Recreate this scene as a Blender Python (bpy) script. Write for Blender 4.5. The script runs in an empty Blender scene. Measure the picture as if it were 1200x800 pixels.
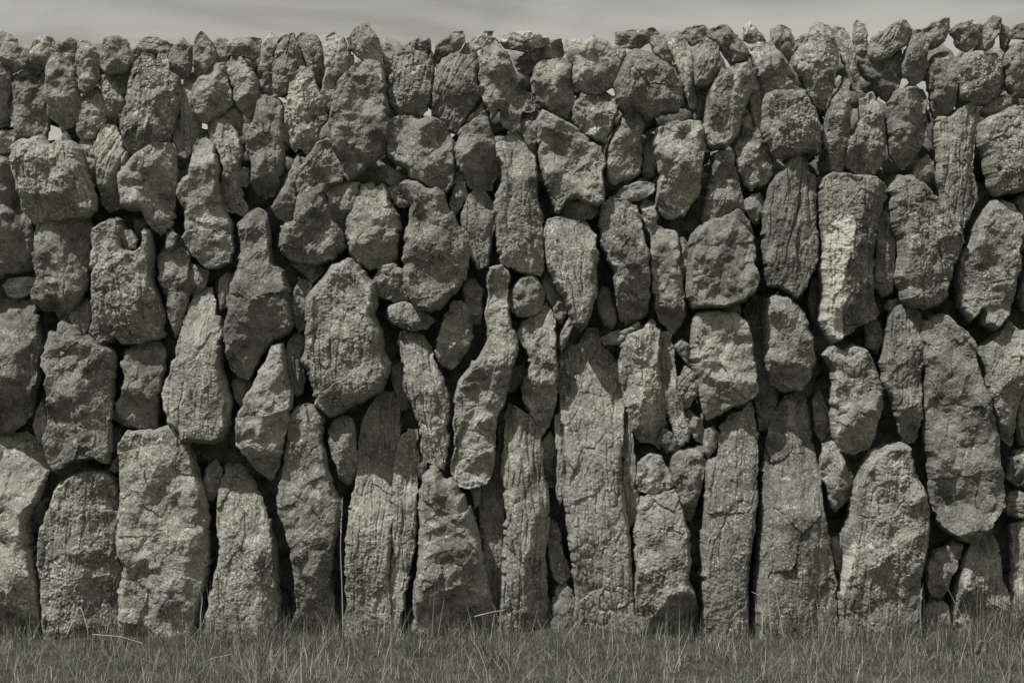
import bpy, math, random, time
import numpy as np
from mathutils import Vector
from mathutils.geometry import delaunay_2d_cdt

T0 = time.time()
scene = bpy.context.scene
COL = scene.collection
S = 0.0025                 # metres of wall per traced unit
DIST = 6.5                 # camera to wall face
CAMZ = (740 - 400) * S     # camera height above the foot of the wall
GZ = -0.018                # soil level at the wall foot

# ------------------------------------------------------------------ noise
def _h(ix, iy, seed):
    n = (ix.astype(np.int64) * 374761393 + iy.astype(np.int64) * 668265263 + int(seed) * 2147483647 + 974711) & 0xffffffff
    n = ((n ^ (n >> 13)) * 1274126177) & 0xffffffff
    n = ((n ^ (n >> 16)) * 2246822519) & 0xffffffff
    return (n ^ (n >> 15)) & 0xffffffff

def rnd(ix, iy, seed):
    return _h(ix, iy, seed) / 4294967295.0

def pn(x, y, seed=0):
    x0 = np.floor(x); y0 = np.floor(y); fx = x - x0; fy = y - y0
    u = fx*fx*fx*(fx*(fx*6-15)+10); v = fy*fy*fy*(fy*(fy*6-15)+10)
    def g(ox, oy):
        a = rnd(x0+ox, y0+oy, seed) * 2*math.pi
        return np.cos(a)*(fx-ox) + np.sin(a)*(fy-oy)
    a = g(0,0); b = g(1,0); c = g(0,1); d = g(1,1)
    return 1.5*((a*(1-u)+b*u)*(1-v) + (c*(1-u)+d*u)*v)

def fbm(x, y, seed, octv=4, gain=0.5):
    t = np.zeros_like(x); a = 1.0; f = 1.0
    for i in range(octv):
        t += a*pn(x*f, y*f, seed+i*17); a *= gain; f *= 2.03
    return t

def worley(x, y, seed):
    x0 = np.floor(x); y0 = np.floor(y)
    f1 = np.full_like(x, 9.0); f2 = np.full_like(x, 9.0)
    cx = np.zeros_like(x); cy = np.zeros_like(x); ca = np.zeros_like(x); cb = np.zeros_like(x); cc = np.zeros_like(x)
    for oy in (-1,0,1):
        for ox in (-1,0,1):
            ix = x0+ox; iy = y0+oy
            px = ix + rnd(ix,iy,seed); py = iy + rnd(ix,iy,seed+1)
            d = np.hypot(x-px, y-py)
            m = d < f1
            f2 = np.where(m, f1, np.minimum(f2, d))
            cx = np.where(m, px, cx); cy = np.where(m, py, cy)
            ca = np.where(m, rnd(ix,iy,seed+2), ca); cb = np.where(m, rnd(ix,iy,seed+3), cb); cc = np.where(m, rnd(ix,iy,seed+4), cc)
            f1 = np.where(m, d, f1)
    return f1, f2, x-cx, y-cy, ca, cb, cc

def tnoise(x, y, seed):
    """flat triangular facets with creases between them"""
    s = (x+y)*0.3660254; X = x+s; Y = y+s
    x0 = np.floor(X); y0 = np.floor(Y); fx = X-x0; fy = Y-y0
    a = rnd(x0, y0, seed); d = rnd(x0+1, y0+1, seed)
    up = fx > fy
    b = np.where(up, rnd(x0+1, y0, seed), rnd(x0, y0+1, seed))
    m = np.maximum(fx, fy); n = np.minimum(fx, fy)
    return a*(1-m)+b*(m-n)+d*n-.5

# ------------------------------------------------------------------ polygons
def mitre(p, g):
    a = np.roll(p, 1, 0); b = np.roll(p, -1, 0)
    e1 = p-a; e1 /= np.maximum(np.hypot(*e1.T)[:,None], 1e-6)
    e2 = b-p; e2 /= np.maximum(np.hypot(*e2.T)[:,None], 1e-6)
    n1 = np.stack([e1[:,1], -e1[:,0]], 1); n2 = np.stack([e2[:,1], -e2[:,0]], 1)
    m = n1+n2; m /= np.maximum(np.hypot(*m.T)[:,None], 1e-6)
    k = 1/np.clip((m*n1).sum(1), .62, 1)
    return p+m*(g*k)[:,None]

def jag(p, rng, k):
    """break every edge into short straight chips"""
    out = []
    for i in range(len(p)):
        a = p[i]; b = p[(i+1) % len(p)]; L = np.hypot(*(b-a))
        out.append(a)
        n = int(L/6.5)
        if n < 1: continue
        t = (b-a)/max(L, 1e-6); nn = np.array([t[1], -t[0]])
        fr = np.sort(rng.uniform(.12, .88, n))
        for f in fr: out.append(a+(b-a)*f+nn*rng.normal(0, 1.05*k))
    return np.array(out)
def chaikin(p, w=0.18):
    q = np.roll(p, -1, 0)
    return np.stack([p*(1-w)+q*w, p*w+q*(1-w)], 1).reshape(-1, 2)

def resample(p, step):
    q = np.vstack([p, p[:1]])
    L = np.r_[0, np.cumsum(np.hypot(*(np.diff(q, axis=0)).T))]
    n = max(10, int(L[-1]/step))
    t = np.linspace(0, L[-1], n, endpoint=False)
    return np.stack([np.interp(t, L, q[:,0]), np.interp(t, L, q[:,1])], 1)

def area(p):
    x, y = p.T
    return 0.5*np.sum(x*np.roll(y,-1) - np.roll(x,-1)*y)

def sdf(P, poly):
    """distance to the outline, positive inside"""
    a = poly; b = np.roll(poly, -1, 0)
    out = np.empty(len(P)); ins = np.zeros(len(P), bool)
    e = b-a; ee = np.maximum((e**2).sum(1), 1e-9)
    for i in range(0, len(P), 2000):
        q = P[i:i+2000]
        w = q[:,None,:]-a[None]
        t = np.clip((w*e[None]).sum(2)/ee[None], 0, 1)
        d2 = ((w-e[None]*t[...,None])**2).sum(2)
        out[i:i+2000] = np.sqrt(d2.min(1))
        y = q[:,1][:,None]
        c = (a[None,:,1] > y) != (b[None,:,1] > y)
        xi = a[None,:,0] + (y-a[None,:,1])*e[None,:,0]/np.where(np.abs(e[None,:,1])<1e-9, 1e-9, e[None,:,1])
        ins[i:i+2000] = (np.sum(c & (q[:,0][:,None] < xi), 1) % 2) == 1
    return np.where(ins, out, -out)

def cdt(bound, inner):
    pts = [Vector((float(x), float(y))) for x, y in np.vstack([bound, inner])]
    n = len(bound)
    ed = [(i, (i+1) % n) for i in range(n)]
    v, _, f, *_ = delaunay_2d_cdt(pts, ed, [], 1, 1e-4)
    return np.array([(p.x, p.y) for p in v]), [t for t in f if len(t) == 3]

# ------------------------------------------------------------------ stone shape
STYLE = {   # edge width / roundness / facets / ledge / lump / groove
    'b': dict(E=.22, a=2.2, b=1.7, nf=5, led=1.5, lump=2.2, gro=0.0, pit=.45),
    'r': dict(E=.36, a=2.0, b=1.8, nf=5, led=0.8, lump=2.4, gro=0.0, pit=.5),
    's': dict(E=.26, a=2.2, b=1.7, nf=4, led=0.6, lump=1.6, gro=1.15, pit=.7),
    'g': dict(E=.28, a=2.2, b=1.7, nf=5, led=1.2, lump=2.6, gro=0.9, pit=1.4),
    'j': dict(E=.22, a=2.2, b=1.6, nf=7, led=2.6, lump=2.2, gro=0.8, pit=.8),
}

def stone_mesh(name, pts, depth, style, cuts, seed, grow=1.0, patches=(), kd='w', plain=False):
    rng = np.random.default_rng(seed)
    grid = style == 'x'
    style = 's' if grid else style
    st = STYLE[style]
    p = np.array(pts, float)
    if area(p) < 0: p = p[::-1]
    size = math.sqrt(abs(area(p)))
    k = min(1.0, size/45)
    p = mitre(p, grow)
    p = chaikin(jag(p, rng, .5+.5*k), .05)
    p = resample(p, 1.4)
    t = np.roll(p,-1,0)-np.roll(p,1,0); t /= np.maximum(np.hypot(*t.T)[:,None], 1e-6)
    nrm = np.stack([t[:,1], -t[:,0]], 1)            # outward in this winding
    off = k*(.45*pn(p[:,0]/14, p[:,1]/14, seed) + 0.6*pn(p[:,0]/5, p[:,1]/5, seed+5) + .45*pn(p[:,0]/2.3, p[:,1]/2.3, seed+6))
    p = p + nrm*off[:,None]
    # interior points
    lo = p.min(0); hi = p.max(0)
    step = 1.3
    gx, gy = np.meshgrid(np.arange(lo[0], hi[0], step), np.arange(lo[1], hi[1], step*.9))
    gx[1::2] += step/2
    G = np.stack([gx.ravel(), gy.ravel()], 1) + rng.uniform(-.25, .25, (gx.size, 2))
    dG = sdf(G, p)
    R = max(dG.max(), 3.0)
    inner = G[dG > 1.35]
    ring = p - nrm*0.62
    ring = ring[sdf(ring, p) > .45][::1]
    V, F = cdt(p, np.vstack([ring, inner]))
    d = np.maximum(sdf(V, p), 0)
    d[:len(p)] = 0
    c = V[d > 0].mean(0)
    # principal axis
    q = G[dG > 0]-G[dG > 0].mean(0)
    w, ev = np.linalg.eigh(q.T@q/len(q))
    ax = ev[:,1]; 
    if ax[1] < 0: ax = -ax
    if w[1] < 1.6*w[0]: ax = np.array([.12, .99])
    bx = np.array([ax[1], -ax[0]])
    X = V-c
    u = X@ax; v = X@bx
    T = float(np.clip(0.82*R, 5, 34))
    E = max(st['E']*R, 2.5)
    qd = np.clip(d/E, 0, 1)
    D0 = {'w': 11, 's': 11, 'k': 5, 'c': 3.5, 'f': 2}[kd]*min(1, R/14)
    h = -D0 + (T+D0)*(1-(1-qd)**st['a'])**(1/st['b'])
    # warped coordinates for broken facets
    wx = V[:,0] + 3.2*k*fbm(V[:,0]/26, V[:,1]/26, seed+21, 3)
    wy = V[:,1] + 3.2*k*fbm(V[:,0]/26, V[:,1]/26, seed+31, 3)
    planes = []
    a0 = rng.uniform(0, 2*math.pi); g0 = rng.uniform(.06, .24)
    planes.append((c[0], c[1], math.cos(a0)*g0, math.sin(a0)*g0, T*rng.uniform(.92, 1.02)))
    nf = st['nf'] - min(2, len(cuts))
    # a broken flank on one side and an undercut foot, as most of these blocks have
    angs = [a for _, _, a, _ in cuts] + ([0, 90] if plain else [])
    if plain: nf = 2
    if rng.random() < .75 and not any(abs(a) < 40 for a in angs):
        e = np.percentile(X[:,0], 97)
        planes.append((c[0]+e*rng.uniform(.05, .6), c[1], rng.uniform(.65, 1.15), rng.uniform(-.25, .25), T*.96))
    if style != 's' and rng.random() < .65 and not any(50 < a < 130 for a in angs):
        e = np.percentile(X[:,1], 97)
        planes.append((c[0], c[1]+e*rng.uniform(.45, .8), rng.uniform(-.25, .25), rng.uniform(.6, 1.1), T*.96))
    base = rng.uniform(0, 2*math.pi)
    for i in range(nf):
        a = base + 2*math.pi*i/max(nf,1) + rng.uniform(-.5,.5)
        dr = np.array([math.cos(a), math.sin(a)])
        ext = np.percentile(X@dr, 98)
        o = c + dr*ext*rng.uniform(.05, .65)
        sl = rng.uniform(.15, .95)
        if plain: sl *= .25
        if style == 's' and dr[1] > .2: sl *= .2
        planes.append((o[0], o[1], dr[0]*sl, dr[1]*sl, T*rng.uniform(.9, 1.02)))
    for (cx, cy, ang, sl) in cuts:
        a = math.radians(ang)
        planes.append((cx, cy, math.cos(a)*sl, math.sin(a)*sl, T*.97))
    kk = 0.9
    acc = np.exp(-h/kk*1.0 + 0)
    hs = h.copy()
    for (ox, oy, gx_, gy_, h0) in planes:
        ph = h0 - gx_*(wx-ox) - gy_*(wy-oy)
        # smooth minimum
        m = np.clip(.5+.5*(ph-hs)/1.6, 0, 1)
        hs = ph*(1-m)+hs*m - 1.6*m*(1-m)
    Tb = float(np.clip(1.5*R, 12, 60))
    h = np.maximum(hs, -.5*Tb)
    # chipped ledges: broken flats of different tilt
    def chips(sc, amp, tilt, sd, an=1.0):
        f1, f2, dx, dy, ca, cb, cc = worley((v+3*fbm(u/18,v/18,sd+7,2))/sc, (u+3*fbm(u/18,v/18,sd+8,2))/(sc*an), sd)
        return amp*(ca-.5)*2 + tilt*sc*((cb-.5)*dx+(cc-.5)*dy*an), f1, f2
    an = 2.6 if style == 's' else 1.5
    c1, f1, f2 = chips(max(10, .42*size), st['led']*k, .15 if style == 's' else .32, seed+41, an)
    c2, g1, g2 = chips(max(5, .17*size), st['led']*.5*k, .32, seed+51, an)
    det = (.25 if style == 's' else .45)*c1 + .6*c2
    fa = {'s': .42, 'g': .85, 'r': .9, 'b': 1.1, 'j': 1.25}[style]
    ta = rng.uniform(0, 3.14); ca_, sa_ = math.cos(ta), math.sin(ta)
    fu = (u*ca_+v*sa_)+1.6*fbm(V[:,0]/13, V[:,1]/13, seed+221, 2); fv = (v*ca_-u*sa_)+1.6*fbm(V[:,0]/13, V[:,1]/13, seed+231, 2)
    if style == 's': fu, fv = v+1.6*fbm(V[:,0]/13, V[:,1]/13, seed+221, 2), u/2.4
    for LL, am in ((max(11, .40*size), .62), (max(6, .17*size), .44), (max(4, .08*size), .26)):
        det += fa*am*LL*tnoise(fu/LL, fv/LL, seed+int(LL*31))*min(1, 30/LL)
    rgh = rng.uniform(.55, 1.45)
    det += st['lump']*k*fbm(V[:,0]/30, V[:,1]/30, seed+61, 2)*.45
    det += .55*rgh*k*fbm(V[:,0]/9, V[:,1]/9, seed+71, 4, .68)
    rid = 1-np.abs(fbm(V[:,0]/17, V[:,1]/17, seed+81, 3, .55))*1.6
    det += .4*rgh*k*rid
    bed = style in 'br' and not plain and rng.random() < .3
    if bed:
        a = rng.uniform(-.9, .9); u, v = u*math.cos(a)+v*math.sin(a), v*math.cos(a)-u*math.sin(a)
    gro = (st['gro'] or (.9 if bed else 0))*rng.uniform(.5, 1.3)
    if gro:
        wv = v + 2.2*fbm(u/30, v/30, seed+91, 2)
        gr = fbm(wv/9, u/70, seed+95, 3, .6)
        det += gro*k*(1-1.8*np.abs(gr)) 
        cr = np.abs(pn(wv/13, u/120, seed+99))
        det -= gro*2.6*k*np.clip(.7+pn(V[:,0]/25, V[:,1]/45, seed+97), 0, 1)*np.exp(-(cr/.085)**2)
    # cracks
    ce = g2-g1
    msk = np.clip(1.5*pn(V[:,0]/28, V[:,1]/28, seed+111)+.1, 0, 1)
    det -= 1.6*k*msk*np.exp(-(ce/.12)**2)
    if grid:
        q1, q2, *_ = worley(wv/8, (u+2*fbm(u/20, v/20, seed+171, 2))/19, seed+161)
        det -= 3.0*np.clip(.45+pn(V[:,0]/40, V[:,1]/40, seed+181), 0, 1)*np.exp(-((q2-q1)/.15)**2)
    # pits and grit
    p1, p2, *_ = worley(V[:,0]/6.5, V[:,1]/6.5, seed+121)
    pm = np.clip(1.4*pn(V[:,0]/22, V[:,1]/22, seed+131)+.25, 0, 1)
    det -= st['pit']*1.5*pm*np.clip(1-p1/.42, 0, 1)
    det += st['pit']*.55*fbm(V[:,0]/3.4, V[:,1]/3.4, seed+141, 2, .7)
    ramp = np.clip(d/3.0, 0, 1)
    h = h + det*ramp
    # back of the stone, coarser
    stepb = 6.0
    gx, gy = np.meshgrid(np.arange(lo[0], hi[0], stepb), np.arange(lo[1], hi[1], stepb))
    Gb = np.stack([gx.ravel(), gy.ravel()], 1)+.01
    Gb = Gb[sdf(Gb, p) > 2.0]
    Vb, Fb = cdt(p, Gb)
    db = np.maximum(sdf(Vb, p), 0); db[:len(p)] = 0
    hb = -Tb*(1-(1-np.clip(db/(.8*R), 0, 1))**2)**.5
    for (ox, oy, gx_, gy_, h0) in planes:
        hb = np.minimum(hb, np.maximum(h0 - gx_*(Vb[:,0]-ox) - gy_*(Vb[:,1]-oy), -.5*Tb) - 5)
    n0 = len(V); nb = len(p)
    XY = np.vstack([V, Vb[nb:]]); H = np.r_[h, hb[nb:]]
    y0 = -depth*S
    kz = (DIST + y0)/DIST
    wxx = (XY[:,0]-600)*S*kz
    wzz = CAMZ + (400-XY[:,1])*S*kz
    wyy = y0 - H*S
    co = np.stack([wxx, wyy, wzz], 1)
    org = np.array([co[:,0].mean(), y0, co[:,2].min()])
    co = co-org
    tris = np.array(F, np.int64)
    tb = np.array([[i if i < nb else i-nb+n0 for i in f] for f in Fb], np.int64)
    # orient: front faces towards -y
    def orient(t, sign):
        A = co[t[:,0]]; B = co[t[:,1]]; C = co[t[:,2]]
        n = (B-A)[:,2]*(C-A)[:,0]-(B-A)[:,0]*(C-A)[:,2]
        fl = n*sign < 0
        t[fl] = t[fl][:, ::-1]
        return t
    tris = orient(tris, -1); tb = orient(tb, 1)
    me = fast_mesh(name, co, np.vstack([tris, tb]), False)
    if patches:
        cr = np.zeros(len(XY))
        wob = XY + 2.2*np.stack([fbm(XY[:,0]/7, XY[:,1]/7, seed+201, 3), fbm(XY[:,0]/7, XY[:,1]/7, seed+211, 3)], 1)
        for amt, pl in patches:
            pl = np.array(pl, float)
            if area(pl) < 0: pl = pl[::-1]
            cr = np.maximum(cr, amt*np.clip(.5+sdf(wob, pl)/1.6, 0, 1))
        at = me.attributes.new('crust', 'FLOAT', 'POINT')
        at.data.foreach_set('value', cr.astype(np.float32))
    return me, org

def fast_mesh(name, co, tris, smooth=True):
    me = bpy.data.meshes.new(name)
    n = len(co); m = len(tris); kf = tris.shape[1]
    me.vertices.add(n); me.vertices.foreach_set('co', np.asarray(co, np.float32).ravel())
    me.loops.add(m*kf); me.loops.foreach_set('vertex_index', np.asarray(tris, np.int32).ravel())
    me.polygons.add(m)
    me.polygons.foreach_set('loop_start', np.arange(0, m*kf, kf, dtype=np.int32))
    me.polygons.foreach_set('use_smooth', np.full(m, smooth, bool))
    me.update(calc_edges=True); me.validate()
    return me

def link(name, me, mat, loc=(0,0,0), **props):
    o = bpy.data.objects.new(name, me); COL.objects.link(o)
    o.location = loc
    if mat: me.materials.append(mat)
    for a, b in props.items(): o[a] = b
    return o

# ------------------------------------------------------------------ materials
def N(nt, typ, **kw):
    n = nt.nodes.new(typ)
    for a, b in kw.items():
        if a.startswith('i_'):
            n.inputs[a[2:].replace('_', ' ')].default_value = b
        else: setattr(n, a, b)
    return n

def ramp(nt, stops, src):
    r = nt.nodes.new('ShaderNodeValToRGB')
    e = r.color_ramp.elements
    while len(e) < len(stops): e.new(.5)
    for el, (pos, val) in zip(e, stops):
        el.position = pos
        el.color = (val, val, val, 1) if not isinstance(val, tuple) else (*val, 1)
    nt.links.new(src, r.inputs[0])
    return r.outputs[0]

def math_(nt, op, a, b=None, c=None, clamp=False):
    n = nt.nodes.new('ShaderNodeMath'); n.operation = op; n.use_clamp = clamp
    for i, x in enumerate((a, b, c)):
        if x is None: continue
        if isinstance(x, (int, float)): n.inputs[i].default_value = x
        else: nt.links.new(x, n.inputs[i])
    return n.outputs[0]

TINT = (1.0, .984, .855)

def stone_material():
    m = bpy.data.materials.new('weathered_limestone'); m.use_nodes = True
    nt = m.node_tree; nt.nodes.clear(); L = nt.links.new
    out = N(nt, 'ShaderNodeOutputMaterial'); bs = N(nt, 'ShaderNodeBsdfPrincipled')
    L(bs.outputs[0], out.inputs[0])
    tc = N(nt, 'ShaderNodeTexCoord'); oi = N(nt, 'ShaderNodeObjectInfo')
    sep = N(nt, 'ShaderNodeSeparateColor'); L(oi.outputs['Color'], sep.inputs[0])
    cmb = N(nt, 'ShaderNodeCombineXYZ')
    L(math_(nt, 'MULTIPLY', oi.outputs['Random'], 37.0), cmb.inputs[0])
    L(math_(nt, 'MULTIPLY', oi.outputs['Random'], 91.0), cmb.inputs[1])
    L(math_(nt, 'MULTIPLY', oi.outputs['Random'], 53.0), cmb.inputs[2])
    add = N(nt, 'ShaderNodeVectorMath', operation='ADD'); L(tc.outputs['Object'], add.inputs[0]); L(cmb.outputs[0], add.inputs[1])
    vec = add.outputs[0]
    def noise(scale, detail=4, rough=.6, dist=0.0):
        n = N(nt, 'ShaderNodeTexNoise'); n.inputs['Scale'].default_value = scale
        n.inputs['Detail'].default_value = detail; n.inputs['Roughness'].default_value = rough
        n.inputs['Distortion'].default_value = dist
        L(vec, n.inputs['Vector']); return n.outputs[0]
    big = noise(9, 3, .55, .4)
    mid = noise(38, 5, .65, .3)
    fine = noise(190, 4, .75)
    grit = noise(430, 2, .7)
    # base value
    val = math_(nt, 'MULTIPLY', ramp(nt, [(.32, .56), (.48, 1.0), (.70, 1.32)], big), ramp(nt, [(.30, .48), (.44, .92), (.58, 1.08), (.72, 1.5)], mid))
    val = math_(nt, 'MULTIPLY', val, ramp(nt, [(.28, .45), (.45, .92), (.56, 1.05), (.70, 1.65)], fine))
    val = math_(nt, 'MULTIPLY', val, ramp(nt, [(.28, .62), (.5, .98), (.62, 1.1), (.72, 1.7)], grit))
    val = math_(nt, 'MULTIPLY', val, .29)
    val = math_(nt, 'MULTIPLY', val, sep.outputs[0])
    # pale crust lichen: blotches plus spots
    lm = noise(24, 4, .7, .8)
    blot = ramp(nt, [(.56, 0.0), (.66, 1.0)], lm)
    vo = N(nt, 'ShaderNodeTexVoronoi'); vo.inputs['Scale'].default_value = 105; vo.inputs['Randomness'].default_value = 1
    dv = N(nt, 'ShaderNodeVectorMath', operation='ADD')
    nn = N(nt, 'ShaderNodeTexNoise'); nn.inputs['Scale'].default_value = 160; L(vec, nn.inputs['Vector'])
    sc = N(nt, 'ShaderNodeVectorMath', operation='SCALE'); sc.inputs['Scale'].default_value = .009; L(nn.outputs['Color'], sc.inputs[0])
    L(vec, dv.inputs[0]); L(sc.outputs[0], dv.inputs[1]); L(dv.outputs[0], vo.inputs['Vector'])
    spot = ramp(nt, [(.17, 1.0), (.33, 0.0)], vo.outputs['Distance'])
    sm = ramp(nt, [(.41, 0.0), (.54, 1.0)], noise(14, 3, .6))
    spot = math_(nt, 'MULTIPLY', spot, sm)
    li = math_(nt, 'MAXIMUM', math_(nt, 'MULTIPLY', blot, ramp(nt, [(.40, .0), (.56, 1.0)], fine)), math_(nt, 'MULTIPLY', spot, .85))
    li = math_(nt, 'MULTIPLY', li, sep.outputs[1], clamp=True)
    mx = N(nt, 'ShaderNodeMix'); mx.data_type = 'FLOAT'
    L(li, mx.inputs[0]); L(val, mx.inputs[2]); mx.inputs[3].default_value = .66
    v2 = mx.outputs[0]
    # solid pale crust on a few stones
    ca = N(nt, 'ShaderNodeAttribute'); ca.attribute_name = 'crust'
    gr2 = math_(nt, 'MULTIPLY', ramp(nt, [(.30, .20), (.46, .52), (.6, .70), (.72, .80)], noise(260, 4, .75)), 1.0)
    mxc = N(nt, 'ShaderNodeMix'); mxc.data_type = 'FLOAT'
    L(ca.outputs['Fac'], mxc.inputs[0]); L(v2, mxc.inputs[2]); L(gr2, mxc.inputs[3])
    v2 = mxc.outputs[0]
    # black crust lichen
    dk = ramp(nt, [(.60, 0.0), (.70, .6)], noise(17, 5, .72, 1.0))
    mx2 = N(nt, 'ShaderNodeMix'); mx2.data_type = 'FLOAT'
    L(math_(nt, 'MULTIPLY', dk, sep.outputs[2]), mx2.inputs[0]); L(v2, mx2.inputs[2]); mx2.inputs[3].default_value = .075
    tint = N(nt, 'ShaderNodeVectorMath', operation='SCALE'); tint.inputs[0].default_value = TINT
    L(mx2.outputs[0], tint.inputs['Scale'])
    L(tint.outputs[0], bs.inputs['Base Color'])
    bs.inputs['Roughness'].default_value = .92; bs.inputs['Specular IOR Level'].default_value = .25
    # bump
    hb = math_(nt, 'ADD', math_(nt, 'MULTIPLY', mid, .8), math_(nt, 'MULTIPLY', fine, .55))
    hb = math_(nt, 'ADD', hb, math_(nt, 'MULTIPLY', grit, .16))
    vp = N(nt, 'ShaderNodeTexVoronoi'); vp.inputs['Scale'].default_value = 150; L(dv.outputs[0], vp.inputs['Vector'])
    hb = math_(nt, 'ADD', hb, math_(nt, 'MULTIPLY', ramp(nt, [(.0, 0.0), (.35, 1.0)], vp.outputs['Distance']), .10))
    bp = N(nt, 'ShaderNodeBump'); bp.inputs['Strength'].default_value = 1.0; bp.inputs['Distance'].default_value = .012
    L(hb, bp.inputs['Height']); L(bp.outputs[0], bs.inputs['Normal'])
    return m

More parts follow.
